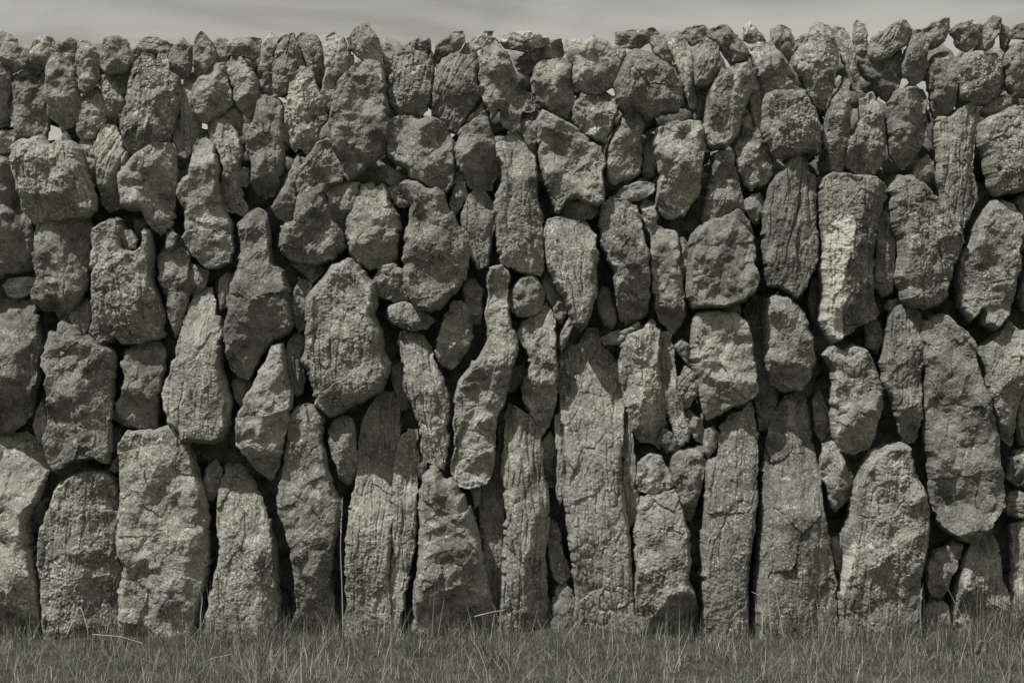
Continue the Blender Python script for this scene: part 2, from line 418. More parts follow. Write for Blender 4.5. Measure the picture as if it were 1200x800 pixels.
def simple_material(name, rgb, rough=.9, var=None, scale=40):
    m = bpy.data.materials.new(name); m.use_nodes = True
    nt = m.node_tree; bs = nt.nodes['Principled BSDF']
    bs.inputs['Roughness'].default_value = rough; bs.inputs['Specular IOR Level'].default_value = .2
    tc = N(nt, 'ShaderNodeTexCoord'); n = N(nt, 'ShaderNodeTexNoise'); n.inputs['Scale'].default_value = scale; n.inputs['Detail'].default_value = 6
    nt.links.new(tc.outputs['Object'], n.inputs['Vector'])
    lo, hi = var or (.7, 1.3)
    r = ramp(nt, [(.3, tuple(x*lo for x in rgb)), (.7, tuple(x*hi for x in rgb))], n.outputs[0])
    nt.links.new(r, bs.inputs['Base Color'])
    return m
DATA = """
# kind;depth;style;cuts;label;points
c;-10;b;;dark lumpy cap stone at the top left corner behind a tilted block;-30,40 0,38 12,41 19,46 22,54 12,58 -30,58
c;4;b;14,70,110,1.2;squarish cap block tilted down to the right at the left end of the wall top;-2,56 12,50 20,52 31,61 38,70 32,77 16,84 9,87 4,76
c;8;r;48,68,100,1.3;rounded cap stone with a dark underside leaning over the tilted corner block;35,60 39,50 46,44 54,41 61,46 66,55 60,64 55,74 46,82 28,90 14,89 34,77 38,69
w;0;j;;narrow dark stone cut by the left edge below the tilted corner block;-30,60 1,66 6,76 11,90 13,101 9,118 8,146 -30,150
w;4;b;26,115,0,0.55;upright block with a bright left edge and broad dark face under the rounded corner cap;7,125 13,101 18,88 28,91 44,85 55,82 57,88 54,105 54,121 57,136 55,152 52,161 38,164 20,161 17,143 9,138
c;8;r;82,70,10,1.0/78,128,70,1.0;tall knobbly cap stone with a small nub on its tip near the left end;55,72 58,60 65,54 74,52 82,45 88,50 87,60 83,72 87,90 93,114 92,140 80,148 68,145 57,137 56,124 51,111 54,95
c;2;r;105,70,20,0.9;chunky cap stone with a small knob on top, left of the smooth round cap;80,72 84,58 91,54 92,48 103,49 108,55 117,65 121,80 120,93 109,97 97,94 88,88 84,80
k;6;r;;fist-sized lump wedged just below the knobbed cap stone;92,96 96,86 103,80 112,81 115,90 109,102 100,111 94,107
w;2;b;112,130,0,1.1;light-faced upright stone with a dark right flank below the fist-sized lump;90,140 93,122 103,107 111,103 118,115 123,128 121,145 113,160 98,164 91,156
c;10;r;140,80,90,1.0;smooth round cap stone like a ball near the left end;118,62 123,46 130,44 140,43 147,47 154,61 156,75 148,84 126,87 119,79
k;-4;g;140,120,60,0.8;pitted stone hanging directly under the smooth round cap stone;118,98 124,88 142,87 148,93 148,110 144,128 140,150 132,148 124,134 121,116
c;-8;j;175,60,95,1.0;flat curved cap stone lying behind the peak of the big fissured block;156,60 166,48 176,44 190,48 206,53 202,66 184,70 168,64 158,72
w;12;g;188,100,10,0.6/165,150,90,0.7;large fissured block with a pointed peak below the flat curved cap stone;141,136 150,125 152,96 158,76 167,64 178,66 182,75 187,61 193,60 198,72 199,84 208,92 211,108 206,132 204,150 200,160 190,175 175,185 157,188 148,170 144,155
c;2;b;;dark five-sided cap stone right of the flat curved cap stone;199,70 202,58 212,48 214,45 225,54 224,76 221,88 213,92 206,88 199,80
c;6;b;246,70,0,1.2;pointed arrowhead cap stone, sharpest one in the left third of the wall top;227,76 229,50 236,38 247,49 253,62 250,74 244,84 235,91 228,85
w;0;s;;slim pale upright stone right beside the large fissured block;212,126 210,120 214,102 220,88 228,85 231,94 228,112 229,126 233,141 231,162 225,174 220,182 215,172 215,150
k;-2;s;;thin pale splinter on the left of the slim upright stone;203,165 205,143 209,134 214,138 214,160 214,174 208,175
w;6;b;262,115,30,0.6;blunt dark-faced stone under the arrowhead cap stone;227,112 232,96 242,84 256,76 264,75 268,90 271,108 272,122 256,134 243,142 234,140 229,126
c;-4;r;;small rounded cap stone right behind the arrowhead cap stone;249,52 255,45 266,47 270,62 266,73 257,76 252,68
c;4;b;290,64,95,1.1;small flat bar of a cap stone lying next to two leaning finger stones;266,52 276,46 286,44 305,46 304,65 296,71 288,66 268,65
w;2;r;293,105,20,0.8;oval cobbled stone leaning right under the flat bar cap stone;266,79 272,68 283,64 288,72 295,84 301,98 303,115 296,131 291,142 284,130 275,118 272,100
c;-2;b;;dark finger-shaped cap stone leaning right, left one of two fingers;302,100 304,80 308,54 313,44 318,38 327,46 322,62 320,78 319,100 312,109 304,108
c;6;j;344,75,0,1.0;pale notched finger-shaped cap stone leaning right beside the dark finger;320,78 324,62 326,48 333,42 344,40 350,54 352,76 345,90 339,108 330,112 314,114 321,98
c;2;r;372,80,10,1.0;blunt cap stone with a round head above the pale dripping rough stone;348,45 353,39 368,41 375,50 379,62 378,76 380,92 377,108 368,98 360,82 356,70 351,56
w;10;g;;pale rough stone with dripping grooves and a ragged lower end below the blunt round-headed cap;333,150 335,130 339,108 343,90 352,79 362,81 369,102 379,120 381,140 372,150 371,170 360,178 353,172 345,175 336,166
c;4;r;403,70,30,0.9;smooth tooth-shaped cap stone tapering downwards, left of the high egg cap;380,62 383,44 392,38 402,44 408,56 414,74 410,84 397,96 388,116 380,121 377,108 382,86
c;8;r;;egg-shaped cap stone sitting highest on the left half of the wall;407,46 413,36 427,28 436,36 443,46 447,62 446,73 430,73 419,66 410,56
w;14!;b;425,160,60,0.7/445,130,0,1.0;very large pointed boulder below the egg-shaped cap, hanging to a blunt tip;388,140 391,112 400,94 412,82 424,75 436,72 446,76 450,95 453,118 456,142 454,165 450,178 434,191 418,205 408,213 403,203 396,180 390,165
c;-4;b;;thin sliver of a cap stone between the big pointed boulder and the broad oval cap;449,88 449,58 454,46 460,55 459,78 456,98 451,106
c;6;g;;broad oval cap stone standing upright with a notched top, right of the thin sliver;456,116 457,92 464,68 472,55 482,50 490,43 496,50 502,46 505,60 508,85 506,106 500,126 492,139 478,138 465,131 457,122
c;2;b;536,50,60,1.0;wedge-shaped cap stone resting slantwise on a dark boulder right of the broad oval cap;507,70 511,55 523,43 534,38 542,37 544,47 536,58 524,66 513,74
w;4;r;535,120,60,0.7;big dark faceted boulder with curved ridges under the slanted wedge cap;507,112 512,86 519,70 530,63 545,66 553,64 561,76 561,96 563,111 555,126 546,138 536,156 529,152 521,140 508,134
k;-10;r;;dark nub of stone showing behind the shoulder of the dark faceted boulder;540,62 546,51 556,56 560,66 554,72 544,68
c;-6;b;;small light cap chip right of the slanted wedge cap, beside the jagged spire;548,53 555,45 564,42 568,37 577,37 574,46 566,55 556,59
c;10;j;585,85,0,0.5/608,110,40,0.7;tall jagged spire with stepped sides rising to the wall top in the middle;561,102 562,75 566,56 572,45 580,45 584,54 596,64 600,78 606,92 608,105 621,111 626,128 612,130 604,146 598,153 590,148 586,128 577,141 571,125 563,112
c;8;b;600,52,90,0.8;flat white-topped slab lying as a cap right of the jagged spire;586,50 592,41 606,39 620,38 634,41 643,44 642,49 630,55 620,60 606,58 592,56
c;-6;b;630,60,100,0.8;dark flat stone directly under the white-topped flat slab;603,70 615,63 630,55 645,49 657,46 661,62 658,69 640,70 628,77 616,87 607,80
w;8;r;652,110,70,0.8;rounded light stone with a dark lower half below the dark flat cap;623,96 627,80 638,71 650,69 663,69 671,76 671,96 672,120 666,138 653,139 640,125 628,114
c;10!;r;700,85,70,0.9/676,92,120,1.1;big irregular cap boulder with three lumps on its top edge, right of the white-topped slab;663,58 664,47 675,46 685,48 694,41 704,46 715,52 730,58 734,66 726,84 720,99 708,108 696,113 684,108 673,98 672,78 666,68
c;4;b;745,46,80,0.9;long flat cap stone bridging the gap beside the three-lumped cap boulder;721,50 722,39 735,37 752,36 764,33 772,38 761,48 750,56 735,55 725,55
w;14!;r;778,115,75,0.9/745,110,110,0.4;large speckled boulder with a sloping right shoulder under the long flat cap;722,116 722,96 730,76 738,62 745,58 758,61 775,72 789,82 797,100 800,118 795,129 775,132 758,139 752,130 742,126 731,131
c;0;b;;small dark leaning cap stone right of the long flat cap;762,50 768,43 778,41 780,50 786,66 788,79 776,71 767,62
w;4;s;;slender leaning stone like a plank beside the speckled boulder;783,52 787,40 795,38 804,50 810,60 812,82 813,110 816,124 807,125 802,106 797,90 791,75 787,62
c;2;b;822,48,70,1.0;flat diamond-shaped cap stone on the tip of the slender leaning plank stone;796,40 808,33 825,30 832,37 824,47 810,53 801,47
w;6;r;834,80,20,0.8;vertically grooved oval stone hanging under two flat cap stones right of the plank stone;812,66 818,55 828,48 838,48 842,60 844,78 838,92 830,100 818,101 814,86
k;-14;b;;dark narrow filler stone below the grooved oval stone;816,104 832,101 831,125 825,146 817,142
c;4;b;850,66,75,1.0;broad cap stone sloping to the right over the head of a long leaning boulder;829,37 845,30 855,34 864,45 874,55 878,66 870,75 857,76 849,64 840,50 832,45
w;12!;r;860,115,10,0.9;long leaning boulder with a bright left side and shaded lower right half;823,158 829,132 832,106 838,94 848,86 862,77 874,74 886,84 892,95 890,103 878,111 872,126 867,146 860,162 850,172 836,174 828,170
c;0;g;;small white-tipped cap stone perched right of the sloping broad cap;872,48 872,32 880,25 886,35 897,48 889,52 878,50
w;8;b;920,95,70,0.5;square-shouldered light stone leaning below the white-tipped small cap;879,60 888,51 898,50 908,58 916,66 922,74 930,90 931,103 922,108 906,108 897,112 893,96 885,76
c;4;b;918,55,80,1.0;hexagonal dark-bottomed cap stone standing in a notch left of the great upright cap;902,50 904,34 915,30 926,35 930,45 934,54 926,68 920,76 914,64 906,56
c;-12;b;;little grey cap shoulder peeping out behind the great upright cap stone;928,50 938,43 948,40 948,58 938,62 932,58
c;12;g;970,80,0,0.8;great upright cap stone with a split top and a tapering foot on the right half;930,78 934,62 944,48 951,32 958,26 970,30 975,42 982,60 982,72 978,92 973,114 966,128 956,123 946,106 942,90 933,83
c;2;s;;long thin leaning cap stone right of the great upright cap;976,34 981,31 989,33 996,46 1001,60 1003,80 1010,99 1006,108 998,106 992,86 986,65 980,48
c;0;j;;small jagged cap stone with a torn tip, right of the long thin leaning cap;1000,48 1001,28 1004,24 1013,29 1016,42 1017,62 1012,67 1003,62
c;8;r;1045,55,60,0.8;wide hump-backed cap stone with a pale slanting underside, right of the torn-tip cap;1018,62 1022,45 1035,38 1048,27 1060,24 1070,32 1070,42 1062,52 1055,56 1044,66 1031,72 1020,68
w;-4;b;1048,85,0,1.0;grey block with a bright face tucked under the hump-backed cap;1009,74 1018,69 1031,73 1048,66 1055,58 1056,90 1050,108 1042,118 1035,113 1027,98 1014,88
w;6;r;1078,70,20,0.9;potato-shaped stone hanging between the hump-backed cap and a tall narrow cap;1057,80 1062,62 1070,46 1074,36 1082,36 1088,44 1086,62 1086,80 1080,93 1070,97 1061,88
c;4;b;1098,42,60,0.8;cap stone with a sloping flat top and a pointed right corner near the right end;1080,35 1094,27 1113,21 1113,34 1107,46 1099,54 1090,57 1086,46
c;6;b;1138,48,50,1.0;cap stone with a bright white fleck on its top edge, third from the right end;1113,36 1124,28 1140,24 1150,28 1152,36 1146,50 1133,60 1121,54
c;0;b;1155,50,70,0.8;slanting cap stone like a shark fin just right of the white-flecked cap;1141,60 1150,46 1154,28 1165,19 1172,22 1170,40 1163,54 1156,60
c;-6;b;;thin dark cap stone standing on edge right of the fin-shaped cap;1172,38 1174,30 1182,34 1183,48 1179,62 1173,55
c;4;b;;twisted cap stone cut by the right edge at the top corner;1182,38 1194,29 1230,22 1230,46 1186,44
w;6;b;1110,105,70,0.7;cleft block with a bright left face and split lower end below the sloping flat-topped cap;1088,78 1095,67 1106,62 1116,65 1122,80 1124,95 1119,110 1116,128 1108,138 1096,135 1092,116 1089,96
w;10;g;1165,100,50,0.8;big rough square boulder below the white-flecked cap stone;1121,76 1130,64 1148,61 1168,63 1175,75 1175,95 1166,110 1155,122 1136,122 1125,115 1121,96
w;4;b;;tall plain stone cut by the right edge below the twisted cap;1177,72 1188,53 1230,46 1230,114 1186,113 1178,96
k;6;r;;flat lens-shaped stone under the plain stone at the right edge;1147,136 1160,119 1175,112 1192,114 1197,124 1180,130 1162,138
w;-2;b;;dark squat stone at the left edge on top of the long pitted block;-30,152 16,155 18,163 12,178 -30,184
w;14!;g;42,228,90,0.8/78,195,0,0.5;huge wide block with a bright face and dark notched underside at the left end;15,186 18,170 28,163 40,161 48,159 55,170 68,165 75,156 86,168 94,180 98,200 105,215 110,230 110,246 100,254 84,254 62,258 46,263 40,260 30,248 23,225 18,205
w;2;b;20,275,60,0.4;dark weathered boulder cut by the left edge beside the huge wide block;-30,184 14,184 18,205 21,226 29,247 35,265 36,290 37,312 20,319 -30,326
w;-2;b;;pale little upright stone squeezed on the right of the huge wide block;95,166 104,165 110,176 114,190 113,205 104,200 98,192
w;8;r;126,205,50,0.7;waisted upright stone with a dark foot right of the huge wide block;111,172 116,156 124,147 134,150 140,160 144,174 150,184 149,194 140,203 140,218 142,230 138,242 126,246 118,236 116,216 114,196
w;14!;r;170,195,10,0.7/155,240,90,0.8;bulging boulder with a bright ridge and broad shaded right side below the fissured block;139,206 144,195 155,186 167,176 172,170 180,166 198,168 204,182 205,204 204,232 203,254 197,266 188,273 178,266 171,258 167,245 143,242 142,230 140,218
w;8;r;218,255,180,0.3/247,230,0,0.6;pale pear-shaped boulder with a steep left shoulder beneath the slim upright stone;206,228 210,216 222,205 225,188 228,172 236,156 243,152 249,160 252,180 258,196 257,230 262,245 270,266 272,290 268,306 254,312 240,312 226,298 216,282 217,264 218,245
w;12;j;;long knotted stone with a hanging pointed tip on the right of the pear-shaped boulder;243,144 250,136 262,137 272,150 280,165 282,184 277,200 280,218 282,234 287,242 284,252 272,247 264,245 259,236 262,212 264,196 258,180 250,168 246,156
k;-6;b;;small plain stone filling the corner right of the knotted hanging stone;277,196 291,199 294,214 288,219 280,216
k;-4;r;;stubby stone leaning behind the head of the knotted hanging stone;255,134 258,126 272,123 280,128 284,142 283,158 277,160 271,147 263,138
w;10;r;322,180,0,0.6;long club-shaped stone hanging left of the pale dripping stone;289,172 290,156 298,142 302,121 310,112 322,115 330,126 332,150 332,176 330,205 326,222 319,222 318,229 311,231 302,226 296,214 296,196 294,185
w;6;r;342,240,70,0.9;slim leaning stone with a bulb at its foot, left flank of the big ridge-backed boulder;348,182 352,192 348,212 348,236 344,252 335,258 326,254 319,243 328,228 338,208 343,193
w;10;r;368,215,0,0.5/375,260,20,0.5;big ridge-backed boulder wide at the base, under the pale dripping stone;350,196 360,190 372,168 386,164 398,178 405,204 402,214 384,218 382,232 388,252 400,272 404,288 390,304 372,308 356,308 340,303 328,290 329,266 344,260 346,250 349,235 348,212
w;4;r;404,245,50,0.8;shield-shaped small stone below the tip of the very large pointed boulder;381,228 388,216 402,213 420,215 420,230 415,245 405,258 400,273 394,266 387,250 383,238
w;4;b;;square dark upright in the third row, second from the left edge;42,300 44,282 48,263 62,258 90,254 104,258 106,278 105,310 100,338 90,358 80,375 72,374 66,363 53,364 42,356 40,345 46,328
k;-4;b;;dark lens-shaped flake lying flat near the left edge;3,334 10,327 30,325 42,328 40,341 25,348 10,346
w;6;b;20,400,10,0.3;massive dark boulder with a lit upper corner cut by the left edge;-30,352 6,350 34,352 40,358 42,380 47,410 45,440 39,460 35,485 24,496 12,505 -30,510
k;2;r;;mottled stubby wedge below the square dark upright;81,372 85,361 102,351 106,365 107,378 104,392 99,399 92,398 87,386
w;12!;b;100,425,10,0.5/115,470,0,0.9;tall block with a split slanting top and undercut base above the rounded base slab;52,430 52,416 58,401 59,390 68,390 70,380 76,377 86,384 98,400 104,394 118,404 131,412 134,426 132,460 128,500 130,524 126,541 110,535 90,538 76,545 66,552 56,533 54,511 58,496 59,470 56,450 60,440
w;10!;g;172,310,20,0.6/140,370,70,0.6;broad light stone with a notched head and three splayed toes in the third row;109,282 111,270 120,262 132,258 143,259 145,276 146,292 158,296 168,290 171,268 176,270 178,290 178,330 186,350 192,370 190,394 165,402 147,402 136,394 120,405 107,391 110,375 110,330
k;10;r;;pale round pebble held in the notch of the broad three-toed stone;144,272 153,270 161,281 158,292 149,293 143,283
k;-8;b;;dark filler stone between the bulging boulder and the pale round pebble;157,258 168,256 178,268 176,280 168,286 160,276
w;6;r;172,445,10,0.6;cracked short pillar below the broad three-toed stone;143,426 148,411 162,401 185,401 192,416 190,440 184,475 182,500 176,505 160,500 144,498 136,491 136,480 142,466 147,442
k;-6;s;;slim seed-shaped stone standing in a dark gap near the left edge;43,480 50,469 56,490 55,512 46,518 40,500
k;-12;b;;dark chink stone between the tall split-topped block and the cracked short pillar;133,502 140,495 143,512 141,532 134,538
k;0;g;;tiny pale chip where the striped slab meets the tall split-topped block;128,550 133,541 139,534 142,545 136,553
w;2;r;210,330,10,0.7;narrow twisted stone with a bright upper bend, left of the pale pinnacle stone;186,312 188,296 194,284 204,278 211,277 221,290 218,310 220,332 217,360 212,384 205,393 198,371 197,348 188,335
k;6;r;;thumb-shaped pebble resting on the twisted stone's shoulder;195,284 196,273 201,269 207,275 204,287 197,296
w;8;b;300,390,90,0.4/306,345,0,0.3;large four-sided stone dark above and bright at the waist, pointing down beside the pale pinnacle;280,264 290,252 302,245 311,250 315,280 318,310 331,318 336,335 339,355 342,371 340,386 325,396 315,403 305,416 298,430 292,443 280,440 272,431 268,418 264,400 264,385 270,362 272,332 282,306 284,290
w;8;s;;pale pinnacle stone with chalky streaks and a flared foot, above the striped slab;208,420 212,395 218,371 229,346 234,338 244,338 248,350 250,368 256,372 260,386 260,412 259,432 265,450 270,470 268,500 262,514 250,519 232,518 212,517 210,505 200,497 194,480 193,455 200,440 203,426
k;-10;s;;narrow recessed stone with a pale lichen edge right of the pale pinnacle's tip;256,340 259,326 266,320 272,324 272,342 268,358 259,364
k;-14;b;;dark recessed stone above the tip of the pale pinnacle;213,332 222,306 244,318 240,336 228,348
k;-2;b;;curved slip of stone under the big ridge-backed boulder;341,306 350,305 368,309 386,308 377,320 366,331 358,323 347,314
k;4;r;;spindle stone standing left of the broad furrowed block;341,352 346,338 352,328 362,330 366,337 361,350 359,370 357,384 350,389 345,376 342,363
w;12!;g;440,400,0,0.7/405,445,90,0.4;broad furrowed block with a deeply grooved face, biggest in the middle left;359,352 368,339 375,331 390,310 408,303 420,310 430,325 440,330 442,346 438,370 446,386 448,410 456,426 453,441 446,458 430,466 410,475 400,482 390,486 377,479 370,470 366,450 360,431 355,426 360,400 358,390 358,375
w;10!;b;490,180,0,0.3/505,205,90,0.8/484,150,0,0.4;two-lobed boulder with a vertical cleft below the broad oval cap stone;452,162 456,142 466,138 484,138 490,142 505,138 520,145 525,155 530,172 532,190 530,210 522,225 508,224 496,215 482,210 479,198 466,192 456,182 453,172
w;6;r;560,170,40,0.9;teardrop stone with a sharp upper tip left of the jagged spire's foot;533,177 540,152 553,142 561,128 566,121 572,140 576,155 582,180 580,205 575,220 558,222 548,215 545,205 536,195
w;10;s;618,215,0,0.7/600,285,80,0.5;tall rough pillar stone below the jagged spire;582,172 594,160 605,154 613,160 618,172 626,182 628,196 628,230 634,250 637,280 636,310 632,322 610,318 590,311 585,295 583,275 582,252 580,236 588,216 590,200 585,186
k;2;b;;short square-headed stone wedged between the rough pillar and the flat-faced boulder;609,133 618,128 630,130 633,155 632,178 626,180 618,170 612,155
w;14!;b;660,225,90,0.5/650,170,0,0.2;large flat-faced boulder with mottled dark patches, in the second row at the centre;630,142 636,130 650,138 672,148 682,158 690,168 704,174 708,186 705,210 707,225 706,237 700,240 676,232 664,236 658,244 655,248 649,235 640,215 634,190 631,162
w;4;b;715,140,0,0.8;fractured stone split by a crack under the three-lumped cap boulder;671,140 675,119 690,113 710,114 724,113 723,130 716,150 708,168 698,165 684,156 679,148
w;6;r;745,150,20,0.7/728,178,60,0.6;leaning stone with a bright bent ridge, right of the fractured stone;710,196 712,176 720,156 728,140 740,130 748,121 753,130 754,146 750,166 752,186 750,200 740,208 725,212 714,213 711,208
k;4;r;;leaf-shaped dark stone lying flat beneath the bright bent ridge stone;718,231 730,220 748,213 766,216 767,222 756,232 740,236 722,234
k;6;r;;oval dark pebble lying flat under the large flat-faced boulder;659,250 665,237 680,235 694,233 702,242 703,249 692,257 678,260 664,255
w;14!;b;795,205,90,0.6/815,190,0,0.9;thick block with a doubled forehead and shaded chin, below the speckled boulder;767,166 772,150 782,142 798,144 808,142 820,144 824,155 826,170 822,190 820,206 818,228 808,238 802,250 790,254 782,254 773,245 772,230 776,206 772,190 768,180
k;-10;b;;dark narrow stone recessed beside the doubled-forehead block;753,172 760,156 767,158 769,186 766,206 757,211 752,200
k;4;b;;bent chip of stone below the very large pointed boulder's tip;441,198 446,194 456,195 470,205 481,209 482,213 468,217 455,215 447,208
k;2;g;;little knobbly stone right of the squat egg stone's head;454,223 460,217 470,218 480,226 481,240 468,242 459,233
w;8;r;448,260,20,0.5;squat egg-shaped stone with a ragged crown, left of the tall smooth torpedo boulder;406,262 412,245 420,230 424,216 434,214 440,222 447,217 455,226 458,240 464,250 468,262 466,282 464,302 452,309 436,314 420,308 410,296 405,276
w;16!;r;520,300,20,0.5/505,345,90,0.6;tall smooth torpedo boulder with a hooked top, centre left;477,228 470,216 478,212 492,216 500,222 512,220 520,228 522,240 532,255 538,268 546,282 548,300 545,322 535,340 520,355 506,364 490,362 482,350 476,335 474,315 475,290 476,275 481,256 483,240
k;0;b;;narrow pointed wedge between the torpedo boulder and the small upright bullet stone;527,240 535,209 541,201 545,215 547,230 540,243 534,250 529,246
w;4;s;568,260,0,0.7;small upright bullet stone left of the rough pillar;541,252 548,233 556,224 566,223 575,236 580,250 580,270 576,282 572,300 570,312 560,314 552,300 546,286 542,270
k;2;r;462,345,80,0.8;rounded corner-lit chock between the furrowed block and the torpedo boulder;438,326 446,312 460,308 472,315 475,330 480,345 478,353 462,355 446,348 440,338
k;6;r;485,378,70,0.9;flat boat-shaped stone directly beneath the torpedo boulder;453,365 458,358 476,354 488,358 500,368 508,375 500,385 480,387 462,380 455,373
w;8;s;500,420,0,0.5;gnarled twisting column standing under the boat-shaped stone;467,402 470,391 482,388 494,394 502,406 506,420 514,436 522,456 526,480 522,500 523,534 520,548 508,543 500,541 494,520 494,500 486,480 476,460 474,440 475,426 470,412
w;2;b;;pointed oval stone with a diamond-shaped shade on its face, right of the gnarled column;511,412 517,388 522,370 530,355 540,354 548,362 553,376 552,396 546,410 536,425 528,432 517,425
k;-2;r;;small ear-shaped stone above the pointed oval stone;543,346 547,329 556,327 566,340 564,352 566,366 564,378 558,380 552,366 545,356
w;22!;j;585,430,20,0.6/560,520,10,0.4/560,540,95,0.1;long S-curved stone with a knobbed top, centre of the wall;572,326 575,315 588,312 595,320 594,340 595,360 598,385 605,400 604,416 598,431 595,456 588,476 580,496 578,520 577,545 569,566 550,571 534,565 530,546 534,520 533,490 534,466 539,446 552,430 562,420 570,405 573,386 570,370 574,346
k;4;r;;round dark-rimmed pebble like a ball below the tall rough pillar;595,356 599,341 610,326 622,322 632,330 638,342 636,356 628,368 614,371 600,366
w;8;b;632,440,10,0.4;flame-shaped pale stone tapering to a point under the ball-shaped pebble;608,390 612,378 625,366 640,356 646,366 650,380 650,410 652,430 650,456 648,480 642,500 636,509 630,500 622,486 615,470 612,456 618,441 622,426 618,410 610,400
k;-6;r;;dark knuckle stone between the S-curved stone and the flame-shaped stone;596,436 602,428 616,426 618,437 610,449 602,458 596,460
w;8;s;690,300,0,0.7;white-flecked bark-like stone tapering downwards below the oval flat pebble;638,270 642,258 660,255 686,262 698,276 700,300 698,326 698,346 693,361 686,380 680,386 672,378 668,361 660,346 650,330 642,311 639,290
k;-4;s;;thin blade of stone left of the bark-like stone;634,326 638,305 645,320 652,338 654,350 648,360 640,346
k;-2;b;;tiny angular chock under the thin blade beside the bark-like stone;648,362 657,346 664,352 662,370 657,379 650,372
k;0;b;;tiny pale sliver standing on end left of the cracked tall slab's head;655,406 658,390 668,370 670,379 665,396 658,412
w;6;b;745,300,10,0.3;tall clean-faced stone with rounded shoulders right of the bark-like stone;703,266 706,241 715,232 732,234 745,242 750,258 754,278 760,300 760,335 758,365 752,372 735,380 728,372 724,350 722,320 712,300 705,285
k;-6;b;;small dark oval stone at the foot of the clean-faced tall stone;700,348 706,336 712,338 718,355 722,375 716,386 708,380 701,366
k;0;b;;dark flat slip under the clean-faced tall stone;705,396 715,390 735,386 748,378 753,385 745,395 725,403 708,403
w;4;b;790,350,0,0.5;narrow stone with a fin along its lower right, left of the big blocky boulder;763,302 764,276 769,264 778,270 790,271 794,280 795,310 800,340 802,356 800,376 792,388 788,390 784,381 775,375 768,356 764,330
k;2;b;;small pale wedge pinched by the left side of the big blocky boulder;795,302 796,283 800,279 808,290 810,310 804,325 800,329 796,316
k;-2;b;;upright wedge with a pale top left of the doubled-forehead block's foot;751,245 755,235 768,239 771,252 768,266 763,277 757,269
s;4;x;;widest tall base slab with a dark face cut by a grid of cracks, centre;655,446 657,418 670,406 682,402 690,386 700,388 703,405 714,415 725,428 728,445 730,472 730,500 727,540 729,570 735,610 739,650 742,690 746,745 672,750 676,690 670,650 665,610 662,582 665,550 662,520 658,480
k;-2;s;;thin strip of stone pressed against the right edge of the cracked tall slab;729,446 733,470 740,500 744,540 748,580 743,610 738,622 733,602 729,562 731,510
k;-4;s;;thin strip of stone pressed against the upper left edge of the cracked tall slab;651,492 656,478 662,510 665,545 660,580 656,592 652,576 654,540
k;-6;s;;thin lower strip of stone in the shadow left of the cracked tall slab;641,612 650,612 658,640 667,672 661,686 652,680 645,660
k;-2;b;;little triangular foot stone in the grass left of the cracked tall slab;648,700 656,684 664,680 673,702 682,748 646,750
k;-20;b;;dark recessed stone between the flame-shaped stone and the cracked tall slab;634,520 645,506 652,520 653,556 647,572 636,570
w;10;g;760,440,0,0.25;pale stone with a ragged lower fringe right of the cracked tall slab's head;727,422 732,402 738,392 752,388 765,376 772,386 771,424 774,455 779,480 783,510 774,524 762,517 752,516 742,505 738,486 732,460 728,445
w;4;s;;long strip of stone leaning along the right of the pale ragged-fringed stone;773,388 785,394 790,430 792,455 800,480 808,505 806,517 797,520 792,510 782,482 775,455 772,424
k;2;r;;small rounded foot below the long leaning strip and the ragged-fringed stone;771,518 776,502 788,508 799,520 794,528 782,530
k;6;b;812,450,30,0.7;bright-topped kite-shaped chock left of the square upright block;791,460 795,446 803,430 812,436 820,446 819,460 810,472 800,482 792,472
k;-4;b;;thin slanting chip above the kite-shaped chock;790,406 800,398 808,405 812,420 808,428 800,418
k;-2;b;;grey corner chock under the kite-shaped chock;799,490 808,480 820,490 825,505 823,519 815,515 806,501
k;4;b;;bright little pentagon stone below the square upright block;824,530 827,504 836,500 844,513 841,521 830,537
w;2;b;812,570,20,0.5;dark down-pointing wedge stone beside the pale ball above the base slabs;786,560 790,532 806,525 824,524 825,545 822,566 815,590 808,609 802,608 796,590 790,573
k;10;r;778,566,50,0.9;pale speckled ball of stone sitting on top of a base slab;745,561 749,541 762,532 775,535 783,550 788,568 780,576 762,580 750,576
s;8;g;800,640,0,0.7;base slab under the pale speckled ball;744,622 748,596 753,582 765,580 780,577 790,574 796,590 801,610 808,626 806,680 814,700 820,750 745,752 744,682 743,650
s;10;s;876,600,0,0.6;smooth column-like base slab with long vertical lines, right of the ball's slab;823,642 826,600 828,560 830,540 842,536 845,502 855,488 872,480 880,474 885,500 887,530 887,580 884,622 878,650 875,690 878,750 824,752 823,700
s;2;s;955,560,10,0.4;broad dark base slab with a narrow lit streak on its head;887,650 890,600 892,560 900,522 912,482 925,466 934,462 940,455 948,470 952,490 953,520 960,556 963,590 968,611 974,650 978,690 982,752 884,752 884,690
w;14!;b;868,320,0,0.6;big blocky boulder with a wide lit face, right of the finned narrow stone;806,325 808,298 812,276 826,262 848,254 866,247 878,262 884,290 884,312 888,328 882,345 870,352 848,360 812,360 805,336
w;-6;b;;narrow dark stone rising behind the top of the big blocky boulder;824,256 829,225 833,200 837,182 846,177 858,178 863,205 868,228 874,256 868,280 826,284
w;10!;b;878,420,0,0.6/840,468,80,0.6;square upright block with clean edges below the big blocky boulder;811,420 812,380 818,368 840,364 862,368 874,378 880,395 882,420 886,450 888,458 874,470 850,480 830,490 824,476 820,451 816,436
k;-6;b;;tiny pale chip between the big blocky boulder and the square upright block;849,362 866,354 867,371 858,368
w;6;r;;fist-shaped stone hanging below the gap left of the big sunlit pitted block;861,176 866,160 872,155 886,150 892,160 898,172 903,190 904,205 896,215 882,222 874,215 866,201 863,190
k;-4;b;;small dark oval stone right of the long leaning boulder's shaded half;867,132 876,122 882,140 883,155 878,160 870,156 867,146
